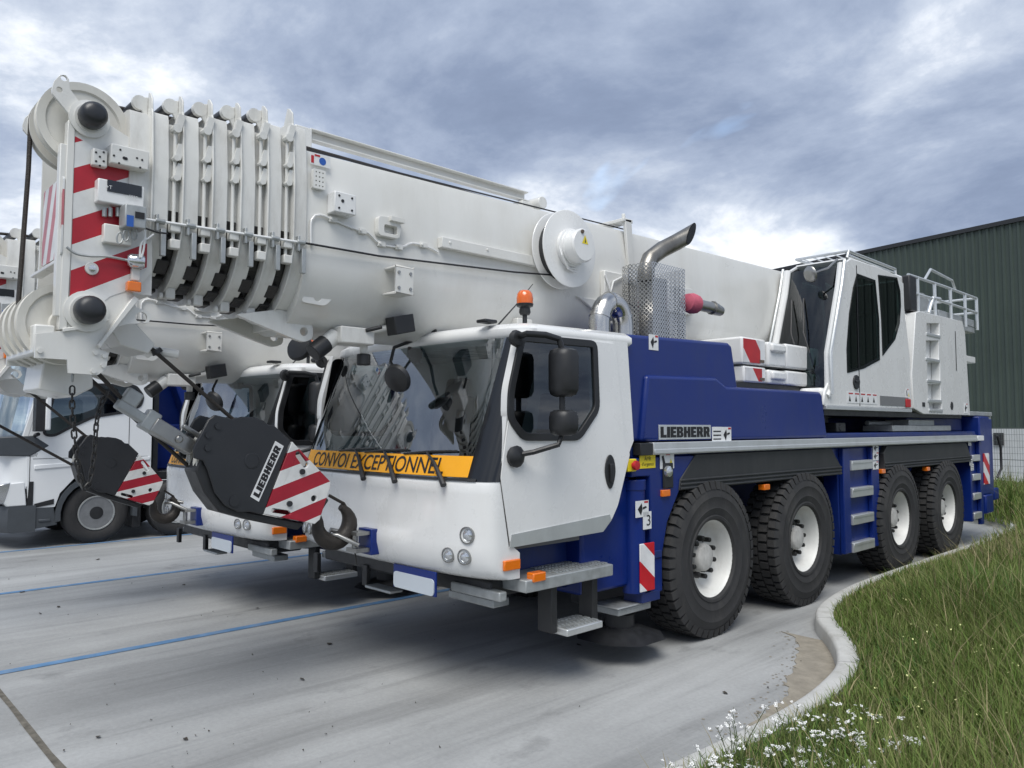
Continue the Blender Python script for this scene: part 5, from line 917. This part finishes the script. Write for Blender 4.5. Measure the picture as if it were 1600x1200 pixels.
MB().tube([(0, 0, .06), (.012, 0, .03), (0, 0, .0), (-.012, 0, .03)], .006, 6, closed=True).build('chain_shackle', M['galv'], chn)
# loose pieces that share a mesh become objects of their own
def split_islands(o):
    me = o.data; n = len(me.vertices); par = list(range(n))
    def find(a):
        while par[a] != a: par[a] = par[par[a]]; a = par[a]
        return a
    for e in me.edges: a, b = find(e.vertices[0]), find(e.vertices[1]); par[a] = b
    isl = {}
    for p in me.polygons: isl.setdefault(find(p.vertices[0]), []).append(p)
    if len(isl) < 2: return
    for key, polys in list(isl.items())[1:]:
        mb = MB(); idx = {}
        for p in polys: mb.raw([me.vertices[v].co for v in p.vertices], [tuple(range(len(p.vertices)))], p.material_index)
        q = mb.build(o.name.split('.')[0], list(me.materials), o.parent); q.matrix_local = o.matrix_local.copy()
        for md in o.modifiers: b = q.modifiers.new('bevel', 'BEVEL'); b.width = md.width; b.segments = md.segments; b.limit_method = 'ANGLE'; b.angle_limit = md.angle_limit
    keep = MB(); 
    for p in list(isl.values())[0]: keep.raw([me.vertices[v].co for v in p.vertices], [tuple(range(len(p.vertices)))], p.material_index)
    t = keep.build('tmp', list(me.materials)); o.data = t.data; o.data.name = o.name; bpy.data.objects.remove(t)
for o in list(bpy.data.objects):
    if o.type == 'MESH' and o.name.split('.')[0] in ('bolt', 'mirror_arm', 'wiring', 'buffer', 'cable_gland', 'hanging_ring', 'grab_rail', 'wiper', 'drum_wiring', 'front_bracket', 'channel_bracket', 'rust_patch', 'wear_pad', 'door_gap', 'lower_lug', 'jack_bracket') and o.parent: split_islands(o)
for o in bpy.data.objects:
    if o.name.split('.')[0] in ('tread_grip', 'wire_panel', 'exhaust_guard', 'pictogram'): o['kind'] = 'stuff'
# ================================================================ the second crane in the next bay, its suspension let down
crane2 = dup(crane); tag(crane2, 'second white and blue crane in the next bay, half hidden behind the nearest one', 'crane', 'mobile cranes parked side by side'); DX, DZ = -3.30, -.09; crane2.location = (DX, .0, DZ)
for ch in crane2.children:
    n_ = ch.name.split('.')[0]
    if n_ in ('wheel', 'axle'): ch.location.z -= DZ
    if ch.location.length < 1e-6 and n_ in ('boom', 'telescope_collar', 'boom_head', 'sensor_cable', 'drum_cable', 'top_channel', 'channel_bracket', 'thin_cable', 'junction_box', 'hoist_rope', 'cable_drum', 'stowage_bracket', 'cable_duct', 'lower_lug', 'side_lug', 'guide_lug', 'perforated_bracket', 'safety_label', 'wiring', 'cable_clamp', 'work_light', 'hook_latch', 'buffer', 'boom_strap', 'boom_side_box'): ch.location.z = -.08
blk2 = dup(blk, None, ('maker_badge',)); tag(blk2, 'black hook block with striped cheek in front of the white truck wheel', 'hook block', 'crane hook blocks'); blk2.scale = (.87, .87, .87); blk2.location = (DX - .02, c0.y + .10, c0.z - .13); blk2.rotation_euler = (R(-6), 0, 0)
rop2 = ropes('hoist_ropes', [((.06, -4.56, 2.36), (.06, -3.75, 1.66)), ((-.06, -4.78, 2.0), (-.06, -3.85, 1.42))], 'dark wire ropes in front of the truck door, down to the farther hook block', 'hoist ropes', DX)
tie2 = dup(tie); tag(tie2, 'thin steel bow from the farther hook to its crane bumper', 'shackle'); tie2.location = (DX + .07, -2.90, 1.0)
# ================================================================ white truck with a folded loader crane, beyond the second crane
TX = -8.50
trk = empty('truck', (TX, 0, 0)); tag(trk, 'white lorry with dark bumper and blue loader crane behind its cab, at the far left', 'truck')
def TP(*p): return yz(TX, *p)
def T(poly, x0, x1, name, mt, bevel=.02, par=None): return MB().prism(poly, 0, x0, x1).build(name, mt, par or trk, bevel=bevel)
M['grey'] = mat('grey_plastic', (.055, .063, .072), .5, noise=.08, nscale=6)
M['trim2'] = mat('truck_white', (.74, .76, .77), .25, coat=.5, noise=.02, nscale=2)
YF, YR = -3.62, -1.50
body = [(YF + .34, .95), (YF + .30, 1.66), (YF + .45, 2.5), (YF + .62, 3.02), (YF + .95, 3.14), (YR, 3.14), (YR, .62), (-1.62, .60), (-1.72, .86), (-1.95, 1.06), (-2.30, 1.12), (-2.65, 1.04), (-2.84, .82), (-2.90, .62), (YF + .36, .52)]
tw = T(shrink(TP((78, 601), (205, 586), (213, 592), (222, 622), (217, 633), (170, 640), (122, 655), (92, 672), (74, 672)), 0), 0, 0, 'x', M['white']); bpy.data.objects.remove(tw)
win_t = rounded([(-3.08, 1.74), (-2.92, 2.52), (-1.78, 2.52), (-1.66, 2.36), (-1.70, 2.20), (-1.95, 2.10), (-2.40, 2.02), (-2.75, 1.84), (-2.95, 1.72)], .06)
tb = MB(); tb.plate(body, [win_t], 0, -.05, 0); tb.plate(body, [win_t], 0, -2.5, -2.45); tb.prism([(YF + .62, 3.02), (YF + .95, 3.14), (YR, 3.14), (YR, 3.06), (YF + .95, 3.06), (YF + .64, 2.96)], 0, -2.45, -.05); tb.box(-2.45, -.05, YR - .05, YR, .62, 3.06); tb.box(-2.45, -.05, YF + .5, YR - .05, 1.1, 1.16)
tbo = tb.build('cab', M['trim2'], trk, bevel=.02, smooth=30)
MB().raw([(-.012, a, b) for a, b in win_t], [tuple(range(len(win_t)))]).build('side_window', M['glassd'], tbo, smooth=0, fix=False); MB().box(-2.3, -.2, -2.0, -1.6, 1.16, 1.9).obox((-.7, -2.0, 2.1), (.25, 0, 0), (0, .08, 0), (0, .03, .4)).build('seat', M['seat'], tbo, bevel=.04)
MB().plate(shrink(win_t, -.03), [shrink(win_t, .012)], 0, .001, .012).build('window_seal', M['black'], tbo)
# front: corner panels, windscreen, grille, bumper, lamp
fc = MB(); rr = []
for z, yc in ((.95, YF), (1.30, YF), (1.66, YF - .0)): rr.append([(-2.5, YF + .34, z), (-2.46, yc + .14, z), (-2.3, yc + .03, z), (-1.25, yc - .05, z), (-.2, yc + .03, z), (-.04, yc + .14, z), (0, YF + .34, z)])
fc.loft(rr, cap=True, closed=True); fc.build('front_panel', M['trim2'], tbo, smooth=50)
g_ = MB(); rr = []
for z, dy_ in ((1.66, 0), (2.5, .12), (2.98, .30)): rr.append([(-2.44, YF + .26 + dy_, z), (-2.3, YF + .06 + dy_, z), (-1.25, YF - .02 + dy_, z), (-.2, YF + .06 + dy_, z), (-.06, YF + .26 + dy_, z)])
g_.loft(rr, cap=False, closed=False); g_.build('windscreen', M['glassw'], tbo, smooth=60)
MB().prism([(YF + .24, 1.64), (YF + .32, 1.64), (YF + .64, 2.99), (YF + .58, 3.0)], 0, -.10, .004).build('window_pillar', M['trim2'], tbo, bevel=.01)
MB().prism([(YF - .06, 1.42), (YF - .06, 1.70), (YF + .40, 1.72), (YF + .62, 1.56), (YF + .36, 1.40)], 0, -2.52, .012).build('cowl_panel', M['grey'], tbo, bevel=.02)
MB().box(-2.1, -.42, YF - .075, YF - .04, .62, 1.38).build('grille', M['grey'], tbo, bevel=.01)
for k in range(6): MB().box(-2.05, -.47, YF - .09, YF - .076, .68 + .11 * k, .74 + .11 * k).build('grille_bar', M['black'], tbo, bevel=.004)
bm_ = MB(); rr = []
for z, o_ in ((.26, .06), (.34, 0), (.60, 0), (.66, .02)): rr.append([(-2.52, YF + .46, z), (-2.50, YF + .10 + o_, z), (-2.2, YF - .06 + o_, z), (-1.25, YF - .14 + o_, z), (-.3, YF - .06 + o_, z), (0.0, YF + .10 + o_, z), (.02, YF + .46, z)])
bm_.loft(rr); bm_.build('bumper', M['grey'], trk, smooth=40)
MB().prism([(YF + .08, .66), (YF + .02, .74), (YF + .04, 1.0), (YF + .30, 1.02), (YF + .34, .66)], 0, -.30, .006).build('lamp_corner', M['trim2'], tbo, bevel=.015)
MB().prism([(YF - .02, .70), (YF - .04, .98), (YF + .12, 1.02), (YF + .10, .90), (YF + .05, .72)], 0, -.42, .012).build('headlight', M['lens'], tbo, bevel=.01); MB().prism([(YF + .34, .58), (YF + .36, 1.02), (YF + .42, 1.02), (YF + .42, .58)], 0, -.1, .010).build('door_gap', M['black'], tbo)
MB().prism([(YF + .46, .30), (YF + .46, .62), (-2.92, .62), (-2.86, .34)], 0, -.4, .004).box(-.3, .02, YF + .5, -2.96, .40, .44).build('step_panel', M['grey'], trk, bevel=.01); MB().prism([(YF + .44, .62), (YF + .44, .68), (-2.92, .74), (-2.92, .66)], 0, -.2, .010).build('sill_strip', M['black'], trk)
MB().box(.0005, .004, YF + .36, YF + .368, 1.02, 1.66).box(.0005, .004, -1.86, -1.852, 1.1, 2.1).box(.0005, .003, YF + .4, -1.55, 1.36, 1.366).build('panel_gap', M['ink'], tbo); MB().prism([(YF + .42, 1.20), (-1.52, 1.30), (-1.52, 1.36), (YF + .42, 1.27)], 0, 0, .02).build('swage_line', M['trim2'], tbo, bevel=.01)
arch = [(-2.30 + .60 * math.cos(R(a)), .47 + .62 * math.sin(R(a))) for a in range(-8, 189, 14)]; arch_i = [(-2.30 + .53 * math.cos(R(a)), .47 + .54 * math.sin(R(a))) for a in range(188, -9, -14)]
MB().prism(arch + arch_i, 0, -.5, .025).build('wheel_arch', M['grey'], trk)
em = MB(); e0 = onp(49, 701, 0, TX + .01); X_ = .004
for P in (((0, .06), (.13, .06), (.13, .02), (.10, .045)), ((-.06, .01), (-.02, .01), (-.02, -.005), (-.06, -.01)), ((-.06, -.05), (.0, -.03), (.10, .01), (.10, .02), (-.01, -.01), (-.06, -.03))): em.raw([(X_, e0.y + a * .9, e0.z + b * .9) for a, b in P], [tuple(range(len(P)))])
emo = em.build('emblem', M['ink'], tbo, fix=False); text_obj('lettering', 'MOVILES', M['ink'], emo, .020, (.003, e0.y - .045, e0.z - .092), (0, 1, 0), (0, 0, 1), .13); text_obj('lettering', 'NORTE', M['ink'], emo, .020, (.003, e0.y - .04, e0.z - .122), (0, 1, 0), (0, 0, 1), .12)
mi = MB(); mi.box(.10, .30, -3.26, -3.14, 1.78, 2.45).tube([(0, -3.1, 2.5), (.18, -3.2, 2.5), (.2, -3.2, 2.4)], .03, 8).tube([(0, -3.2, 1.72), (.2, -3.2, 1.74)], .03, 8); mi.build('mirror', M['black'], tbo, bevel=.03); MB().box(.09, .32, -3.135, -3.06, 1.80, 2.44).build('mirror_cover', M['trim2'], tbo, bevel=.02)
MB().box(.0, .03, -2.1, -1.95, 1.44, 1.47).build('door_handle', M['black'], tbo, bevel=.006)
# wheels
M['truckrim'] = mat('grey_rim', (.26, .27, .28), .4, .5, noise=.15, nscale=9)
def truck_wheel(x, y, sg):
    t = MB().lathe([(.27, .12), (.30, .145), (.40, .15), (.45, .135), (.475, .11), (.475, -.11), (.45, -.135), (.30, -.145), (.27, -.12)], n=48, close=True); w = t.build('wheel', M['rubber'], trk, smooth=40, loc=(x, y, .475)); 
    if sg < 0: w.rotation_euler = (0, 0, math.pi)
    MB().lathe([(.275, .13), (.262, .135), (.25, .10), (.235, .04), (.20, .055), (.125, .06), (.12, .10), (.10, .115), (0, .118)], n=32).build('rim', M['truckrim'], w, smooth=40)
    MB().lathe([(.105, .116), (.10, .135), (.06, .14), (0, .14)], n=20).build('hub', M['black'], w); MB().lathe([(.276, .131), (.270, .142), (.254, .142), (.248, .128)], n=36, close=True).build('rim_edge', M['galv'], w, smooth=40)
    for k in range(10): a = 2 * math.pi * k / 10; MB().lathe([(.024, .045), (.024, .085), (0, .09)], (0, .165 * math.cos(a), .165 * math.sin(a)), (1, 0, 0), 8).build('lug_nut', M['steel'], w)
    return w
for y in (-2.30, -1.02, 2.2, 3.4): truck_wheel(-.17, y, 1); truck_wheel(-2.33, y, -1)
MB().box(-1.75, -.75, -3.3, 5.2, .55, .80).box(-2.3, -.2, -1.45, 5.2, .95, 1.1).build('truck_chassis', M['black'], trk, bevel=.02); MB().box(-.5, -.1, -1.75, -1.6, .18, .62).box(-.5, -.12, -1.45, -.6, .45, .92).build('chassis_box', M['black'], trk, bevel=.02)
MB().box(-2.5, .0, .55, 5.3, 1.1, 1.22).box(-2.5, -2.46, .55, 5.3, 1.22, 1.75).box(-.04, 0, .55, 5.3, 1.22, 1.75).build('flatbed', M['blue'], trk, bevel=.01)
ld = MB().box(-1.6, -.6, -1.32, -.5, 1.1, 1.9).obox((-1.0, -.95, 2.4), (.22, 0, 0), (0, .22, 0), (0, -.05, .95)).obox((-.55, -.75, 2.45), (.16, 0, 0), (0, .17, .06), (0, -.32, .85)).obox((-1.0, -.45, 3.2), (.4, 0, 0), (0, .7, .0), (0, 0, .14)).obox((-.6, -.15, 2.75), (.18, 0, 0), (0, .15, 0), (0, -.2, .55)); ldo = ld.build('loader_crane', M['blue'], trk, bevel=.03)
MB().obox((-.385, -.75, 2.45), (.006, 0, 0), (0, .025, .009), (0, -.29, .76)).build('yellow_strip', M['yel'], ldo); MB().cyl((-.75, -1.25, 1.2), (-.75, -1.25, 2.9), .09, n=14).cyl((-.3, -.4, 1.3), (-.35, -.55, 2.4), .07, n=12).build('loader_cylinder', M['black'], ldo); MB().box(-2.3, -.1, -1.44, -1.36, 1.1, 3.0).build('cab_back_panel', M['black'], trk)
# ================================================================ vegetation on the bank
def leafmat(name, c, var=.35, rough=.65, trans=.25):
    m = mat(name, c, rough, spec=.25); nt = m.node_tree; N = nt.nodes; L = nt.links; b = N['Principled BSDF']; g = N.new('ShaderNodeNewGeometry')
    at_ = N.new('ShaderNodeAttribute'); at_.attribute_name = 'tone'; hs = N.new('ShaderNodeHueSaturation'); hs.inputs['Color'].default_value = (*c, 1)
    r1 = N.new('ShaderNodeMapRange'); r1.inputs[3].default_value = 1 - var; r1.inputs[4].default_value = 1 + var; L.new(at_.outputs['Fac'], r1.inputs[0]); L.new(r1.outputs[0], hs.inputs['Value'])
    L.new(hs.outputs[0], b.inputs['Base Color'])
    out = N['Material Output']; tr = N.new('ShaderNodeBsdfTranslucent'); L.new(hs.outputs[0], tr.inputs[0]); mx = N.new('ShaderNodeMixShader'); mx.inputs[0].default_value = trans; L.new(b.outputs[0], mx.inputs[1]); L.new(tr.outputs[0], mx.inputs[2]); L.new(mx.outputs[0], out.inputs[0]); return m
M['g1'] = leafmat('grass_green', (.135, .205, .045)); M['g2'] = leafmat('grass_olive', (.175, .20, .065)); M['g3'] = leafmat('grass_dry', (.30, .26, .14), .3); M['g4'] = leafmat('grass_deep', (.07, .15, .03))
M['petal'] = mat('white_petal', (.80, .80, .78), .6); M['petaly'] = mat('pale_yellow_petal', (.72, .72, .32), .6); M['stem'] = leafmat('stem_green', (.10, .14, .05), .2)
def kerb_x(y):
    for a, b in zip(KC, KC[1:]):
        if (a.y - y) * (b.y - y) <= 0 and a.y != b.y: t = (y - a.y) / (b.y - a.y); return a.x + (b.x - a.x) * t
    return 2.4
KXT = [(i * .25 - 12, kerb_x(i * .25 - 12) if i * .25 - 12 < 10 else .9 - (i * .25 - 22) * 1.2) for i in range(0, 240)]
def kx(y): i = max(0, min(238, int((y + 12) * 4))); (a, b), (c, d) = KXT[i], KXT[i + 1]; return b + (d - b) * (y - a) / (c - a)
def gz(x, y): return bank_z(x, y, max(0, x - kx(y) - .16))
import numpy as np
rs = np.random.RandomState(5)
class Blades:
    def __init__(s): s.v = []; s.f = []; s.t = []; s.m = []
    def blade(s, x, y, z, h, w, az, bend, tone, mi, segs=3):
        ca, sa = math.cos(az), math.sin(az); px, py = -sa * w / 2, ca * w / 2; i = len(s.v); 
        for k in range(segs):
            t = k / segs; q = 1 - .75 * t; d = bend * t * t * h; zz = z + h * (t - .25 * bend * t * t); s.v += [(x + ca * d - px * q, y + sa * d - py * q, zz), (x + ca * d + px * q, y + sa * d + py * q, zz)]
        d = bend * h; s.v.append((x + ca * d, y + sa * d, z + h * (1 - .25 * bend)))
        for k in range(segs - 1): a = i + 2 * k; s.f.append((a, a + 1, a + 3, a + 2)); s.t.append(tone); s.m.append(mi)
        a = i + 2 * (segs - 1); s.f.append((a, a + 1, a + 2)); s.t.append(tone); s.m.append(mi)
    def build(s, name, mats, parent=None):
        me = bpy.data.meshes.new(name); me.from_pydata(s.v, [], s.f); me.polygons.foreach_set('material_index', s.m); at_ = me.attributes.new('tone', 'FLOAT', 'FACE'); at_.data.foreach_set('value', s.t); me.polygons.foreach_set('use_smooth', [True] * len(s.f))
        for m in mats: me.materials.append(m)
        o = bpy.data.objects.new(name, me); COL.objects.link(o); o.parent = parent; return o
def patch(x, y, sc, seed): return .5 + .5 * math.sin(x * 2.1 * sc + seed + 1.3 * math.sin(y * 1.7 * sc + seed)) * math.cos(y * 1.9 * sc - seed + 1.1 * math.sin(x * 2.3 * sc))
G = Blades()
def scatter(n, y0, y1, xmax, hmul, wmul):
    for _ in range(n):
        y = rs.uniform(y0, y1); d = rs.uniform(.17, xmax) ** 1.0; x = kx(y) + d
        dry = patch(x, y, .55, 2.0); tall = patch(x, y, .8, 5.0); u = rs.rand(); edge = min(1, max(.1, (d - .12) / 1.1))
        mi = 2 if u < .07 + .30 * max(0, dry - .55) * 2 else (1 if u < .36 + .35 * dry else (3 if tall > .6 and u > .8 else 0))
        h = (.12 + .24 * rs.rand() + .22 * tall * rs.rand()) * hmul * (.45 + .55 * edge); h = h * (.22 + .78 * edge) / (.45 + .55 * edge); h *= 1.5 if mi == 2 and rs.rand() < .3 else 1
        wide = 2.6 if rs.rand() < .07 else 1.0; h *= .7 if wide > 1 else 1.0
        G.blade(x, y, gz(x, y) - .015, h, (.0055 + .005 * rs.rand()) * wmul * wide, rs.uniform(0, 6.283), rs.uniform(.1, .9), rs.rand(), mi)
scatter(38000, -3.6, 1.5, 2.2, 1.1, 1.0); scatter(22000, 1.5, 6.0, 2.0, 1.15, 1.25); scatter(12000, 6.0, 14.0, 3.4, 1.9, 2.0); scatter(6000, -6.0, 6.0, 6.0, 1.1, 1.8); scatter(5000, 8, 13, 6, 1.6, 3.0)
gr = G.build('grass', [M['g1'], M['g2'], M['g3'], M['g4']]); tag(gr, 'long green and dry grass growing on the bank', 'grass', kind='stuff')
# taller weeds by the rear outrigger: feathery stalks
def weed(x, y, h, lbl, grp, mi=0, n=38):
    W_ = Blades(); r = empty('weed', (x, y, gz(x, y))); tag(r, lbl, 'weed', grp)
    for k in range(n):
        az = rs.uniform(0, 6.283); W_.blade(rs.normal(0, .06), rs.normal(0, .06), -.02, h * rs.uniform(.55, 1), .010, az, rs.uniform(.1, .6), rs.rand(), 0, 4)
        for j in range(5): t = rs.uniform(.3, .95); W_.blade(math.cos(az) * t * t * .25 * h, math.sin(az) * t * t * .25 * h, h * t * .85, .10, .006, rs.uniform(0, 6.3), .7, rs.rand(), 1, 2)
    W_.build('stalks', [M['g1'], M['g2'], M['g3']] if mi == 0 else [M['g2'], M['g3'], M['g3']], r); return r
for k, (x, y, h) in enumerate(((1.85, 8.3, .85), (1.70, 9.1, 1.0), (2.0, 7.3, .75), (2.1, 9.6, 1.05), (1.7, 10.4, 1.1), (2.3, 8.0, .85), (1.75, 8.7, .9), (2.15, 6.7, .65), (2.0, 9.0, .95), (2.25, 8.9, .9), (1.95, 10.0, 1.1), (2.3, 7.4, .75))): weed(x, y, h, 'tall feathery green weed in the clump at the rear of the nearest crane', 'tall weeds by the rear outrigger')
for (x, y, h) in ((2.55, 3.1, .55), (2.72, 3.35, .5)): weed(x, y, h, 'dry straw-coloured grass tuft at the right edge of the bank', 'dry tufts', 1, 16)
# broad-leaved dock plants
for (u, v) in ((1415, 1078), (1440, 1090)):
    p = onp(u, v, 2, .25); r = empty('dock_plant', (p.x, p.y, gz(p.x, p.y))); tag(r, 'low broad-leaved green plant among the grass behind the white flowers', 'plant', 'broad-leaved plants')
    for k in range(9):
        az = rs.uniform(0, 6.28); l = rs.uniform(.10, .18); w = l * .36; e = rs.uniform(.3, .9); c_, s_ = math.cos(az), math.sin(az); q = []
        for t, ww in ((.15, .1), (.35, .8), (.6, 1), (.85, .6), (1, .0)): q.append((t, ww))
        P = [(c_ * t * l - s_ * ww * w / 2, s_ * t * l + c_ * ww * w / 2, .03 + e * l * (t - .4 * t * t) + .015 * ww) for t, ww in q] ; Q = [(c_ * t * l + s_ * ww * w / 2, s_ * t * l - c_ * ww * w / 2, .03 + e * l * (t - .4 * t * t) + .015 * ww) for t, ww in q[:-1]]; Cn = [(c_ * t * l, s_ * t * l, .03 + e * l * (t - .4 * t * t)) for t, ww in q]
        b = MB(); 
        for a in range(4): b.face([Cn[a], Cn[a + 1], P[a + 1], P[a]]); b.face([Cn[a], Q[a], Q[a + 1] if a < 3 else Cn[4], Cn[a + 1]])
        o_ = b.build('leaf', M['g4'], r, smooth=60, fix=False)
# white-flowered wild plants along the kerb
def flower_plant(x, y, z, h, lbl, lean=0.0, stems=5, pet='petal'):
    r = empty('wildflower', (x, y, z)); tag(r, lbl, 'flower', 'white wildflowers along the kerb'); S_ = MB(); lv = Blades()
    for k in range(stems):
        F_ = MB(); az = rs.uniform(0, 6.28); b_ = rs.uniform(.1, .35); hh = h * rs.uniform(.6, 1); P = [Vector((math.cos(az) * b_ * t * t * hh + lean * t * t * hh, math.sin(az) * b_ * t * t * hh, hh * t)) for t in (0, .35, .7, 1)]
        S_.tube(P, [.0028, .0024, .002, .0014], 5)
        for j in range(7): t = rs.uniform(.1, .8); q = P[0].lerp(P[3], t); lv.blade(q.x, q.y, q.z, .045, .006, rs.uniform(0, 6.3), .8, rs.rand(), 0, 2)
        for j in range(5): q = P[2].lerp(P[3], rs.uniform(0, 1)); a2 = rs.uniform(0, 6.3); S_.tube([q, q + Vector((math.cos(a2) * .018, math.sin(a2) * .018, .015))], .0009, 4)
        for j in range(rs.randint(5, 9)):
            c_ = P[3] + Vector((rs.normal(0, .015), rs.normal(0, .015), rs.normal(0, .009))); n = Vector((rs.normal(0, .6), rs.normal(0, .6), 1)).normalized(); q = n.to_track_quat('Z', 'Y'); a0 = rs.uniform(0, 1.5)
            for m_ in range(4):
                a = a0 + m_ * 1.571; R_ = rs.uniform(.006, .0095); F_.face([c_ + q @ Vector((R_ * 1.0 * math.cos(a + d) * s_, R_ * math.sin(a + d) * s_, .002 * s_)) for d, s_ in ((0, .1), (-.55, .9), (0, 1.15), (.55, .9))])
        F_.build('flower_head', M[pet], r, smooth=0, fix=False)
    S_.build('stem', M['stem'], r, smooth=60, fix=False); lv.build('leaves', [M['g1']], r); return r
FL = [(1145, 1195, .30), (1160, 1110, .42), (1235, 1085, .40), (1262, 1110, .34), (1285, 1100, .30), (1300, 1110, .30), (1310, 1130, .28), (1330, 1098, .25), (1370, 1105, .24), (1390, 1125, .24), (1395, 1160, .24), (1255, 1165, .24), (1248, 1178, .22), (1200, 1170, .26), (1215, 1160, .26), (1090, 1195, .22), (1150, 1170, .36), (1040, 1198, .14), (1275, 1150, .22), (1315, 1150, .24), (1360, 1165, .2), (1240, 1195, .18), (1180, 1188, .24), (1120, 1190, .2), (1145, 1085, .5), (1158, 1128, .46), (1170, 1150, .42), (1225, 1120, .38), (1100, 1165, .36), (1060, 1185, .28), (1012, 1192, .16), (1420, 1140, .26), (1345, 1135, .26), (1290, 1180, .2), (1330, 1185, .2), (1075, 1170, .34), (1135, 1150, .4), (1205, 1195, .18)]
for i, (u, v, h) in enumerate(FL):          # u, v: where the flower heads are seen
    d = _ray(u, v); best = None
    for k in range(400):
        t = 2.0 + k * .012; p = CAM_POS + d * t
        if p.x > kx(p.y) + .19 and p.z - gz(p.x, p.y) <= h: best = p; break
        if p.x <= kx(p.y) + .19 and p.z < .2 + h: best = Vector((kx(p.y) + .2, p.y, 0)); break
    if best is None: continue
    flower_plant(best.x, best.y, gz(best.x, best.y), h, 'small white-flowered weed in the foreground beside the pale kerb', rs.uniform(-.2, .2), 3 if h < .3 else 4)
yf = MB()
for k in range(260):
    y = rs.uniform(-2.2, 1.5); x = kx(y) + rs.uniform(.5, 2.2); z = gz(x, y) + rs.uniform(.12, .28); n = Vector((rs.normal(0, .5), rs.normal(0, .5), 1)).normalized(); q = n.to_track_quat('Z', 'Y'); R_ = rs.uniform(.004, .008); yf.face([Vector((x, y, z)) + q @ Vector((R_ * math.cos(a), R_ * math.sin(a), 0)) for a in [i * 1.2566 for i in range(5)]])
tag(yf.build('yellow_flowers', M['petaly'], fix=False, smooth=0), 'tiny pale yellow flowers dotted through the grass', 'flowers', kind='stuff')
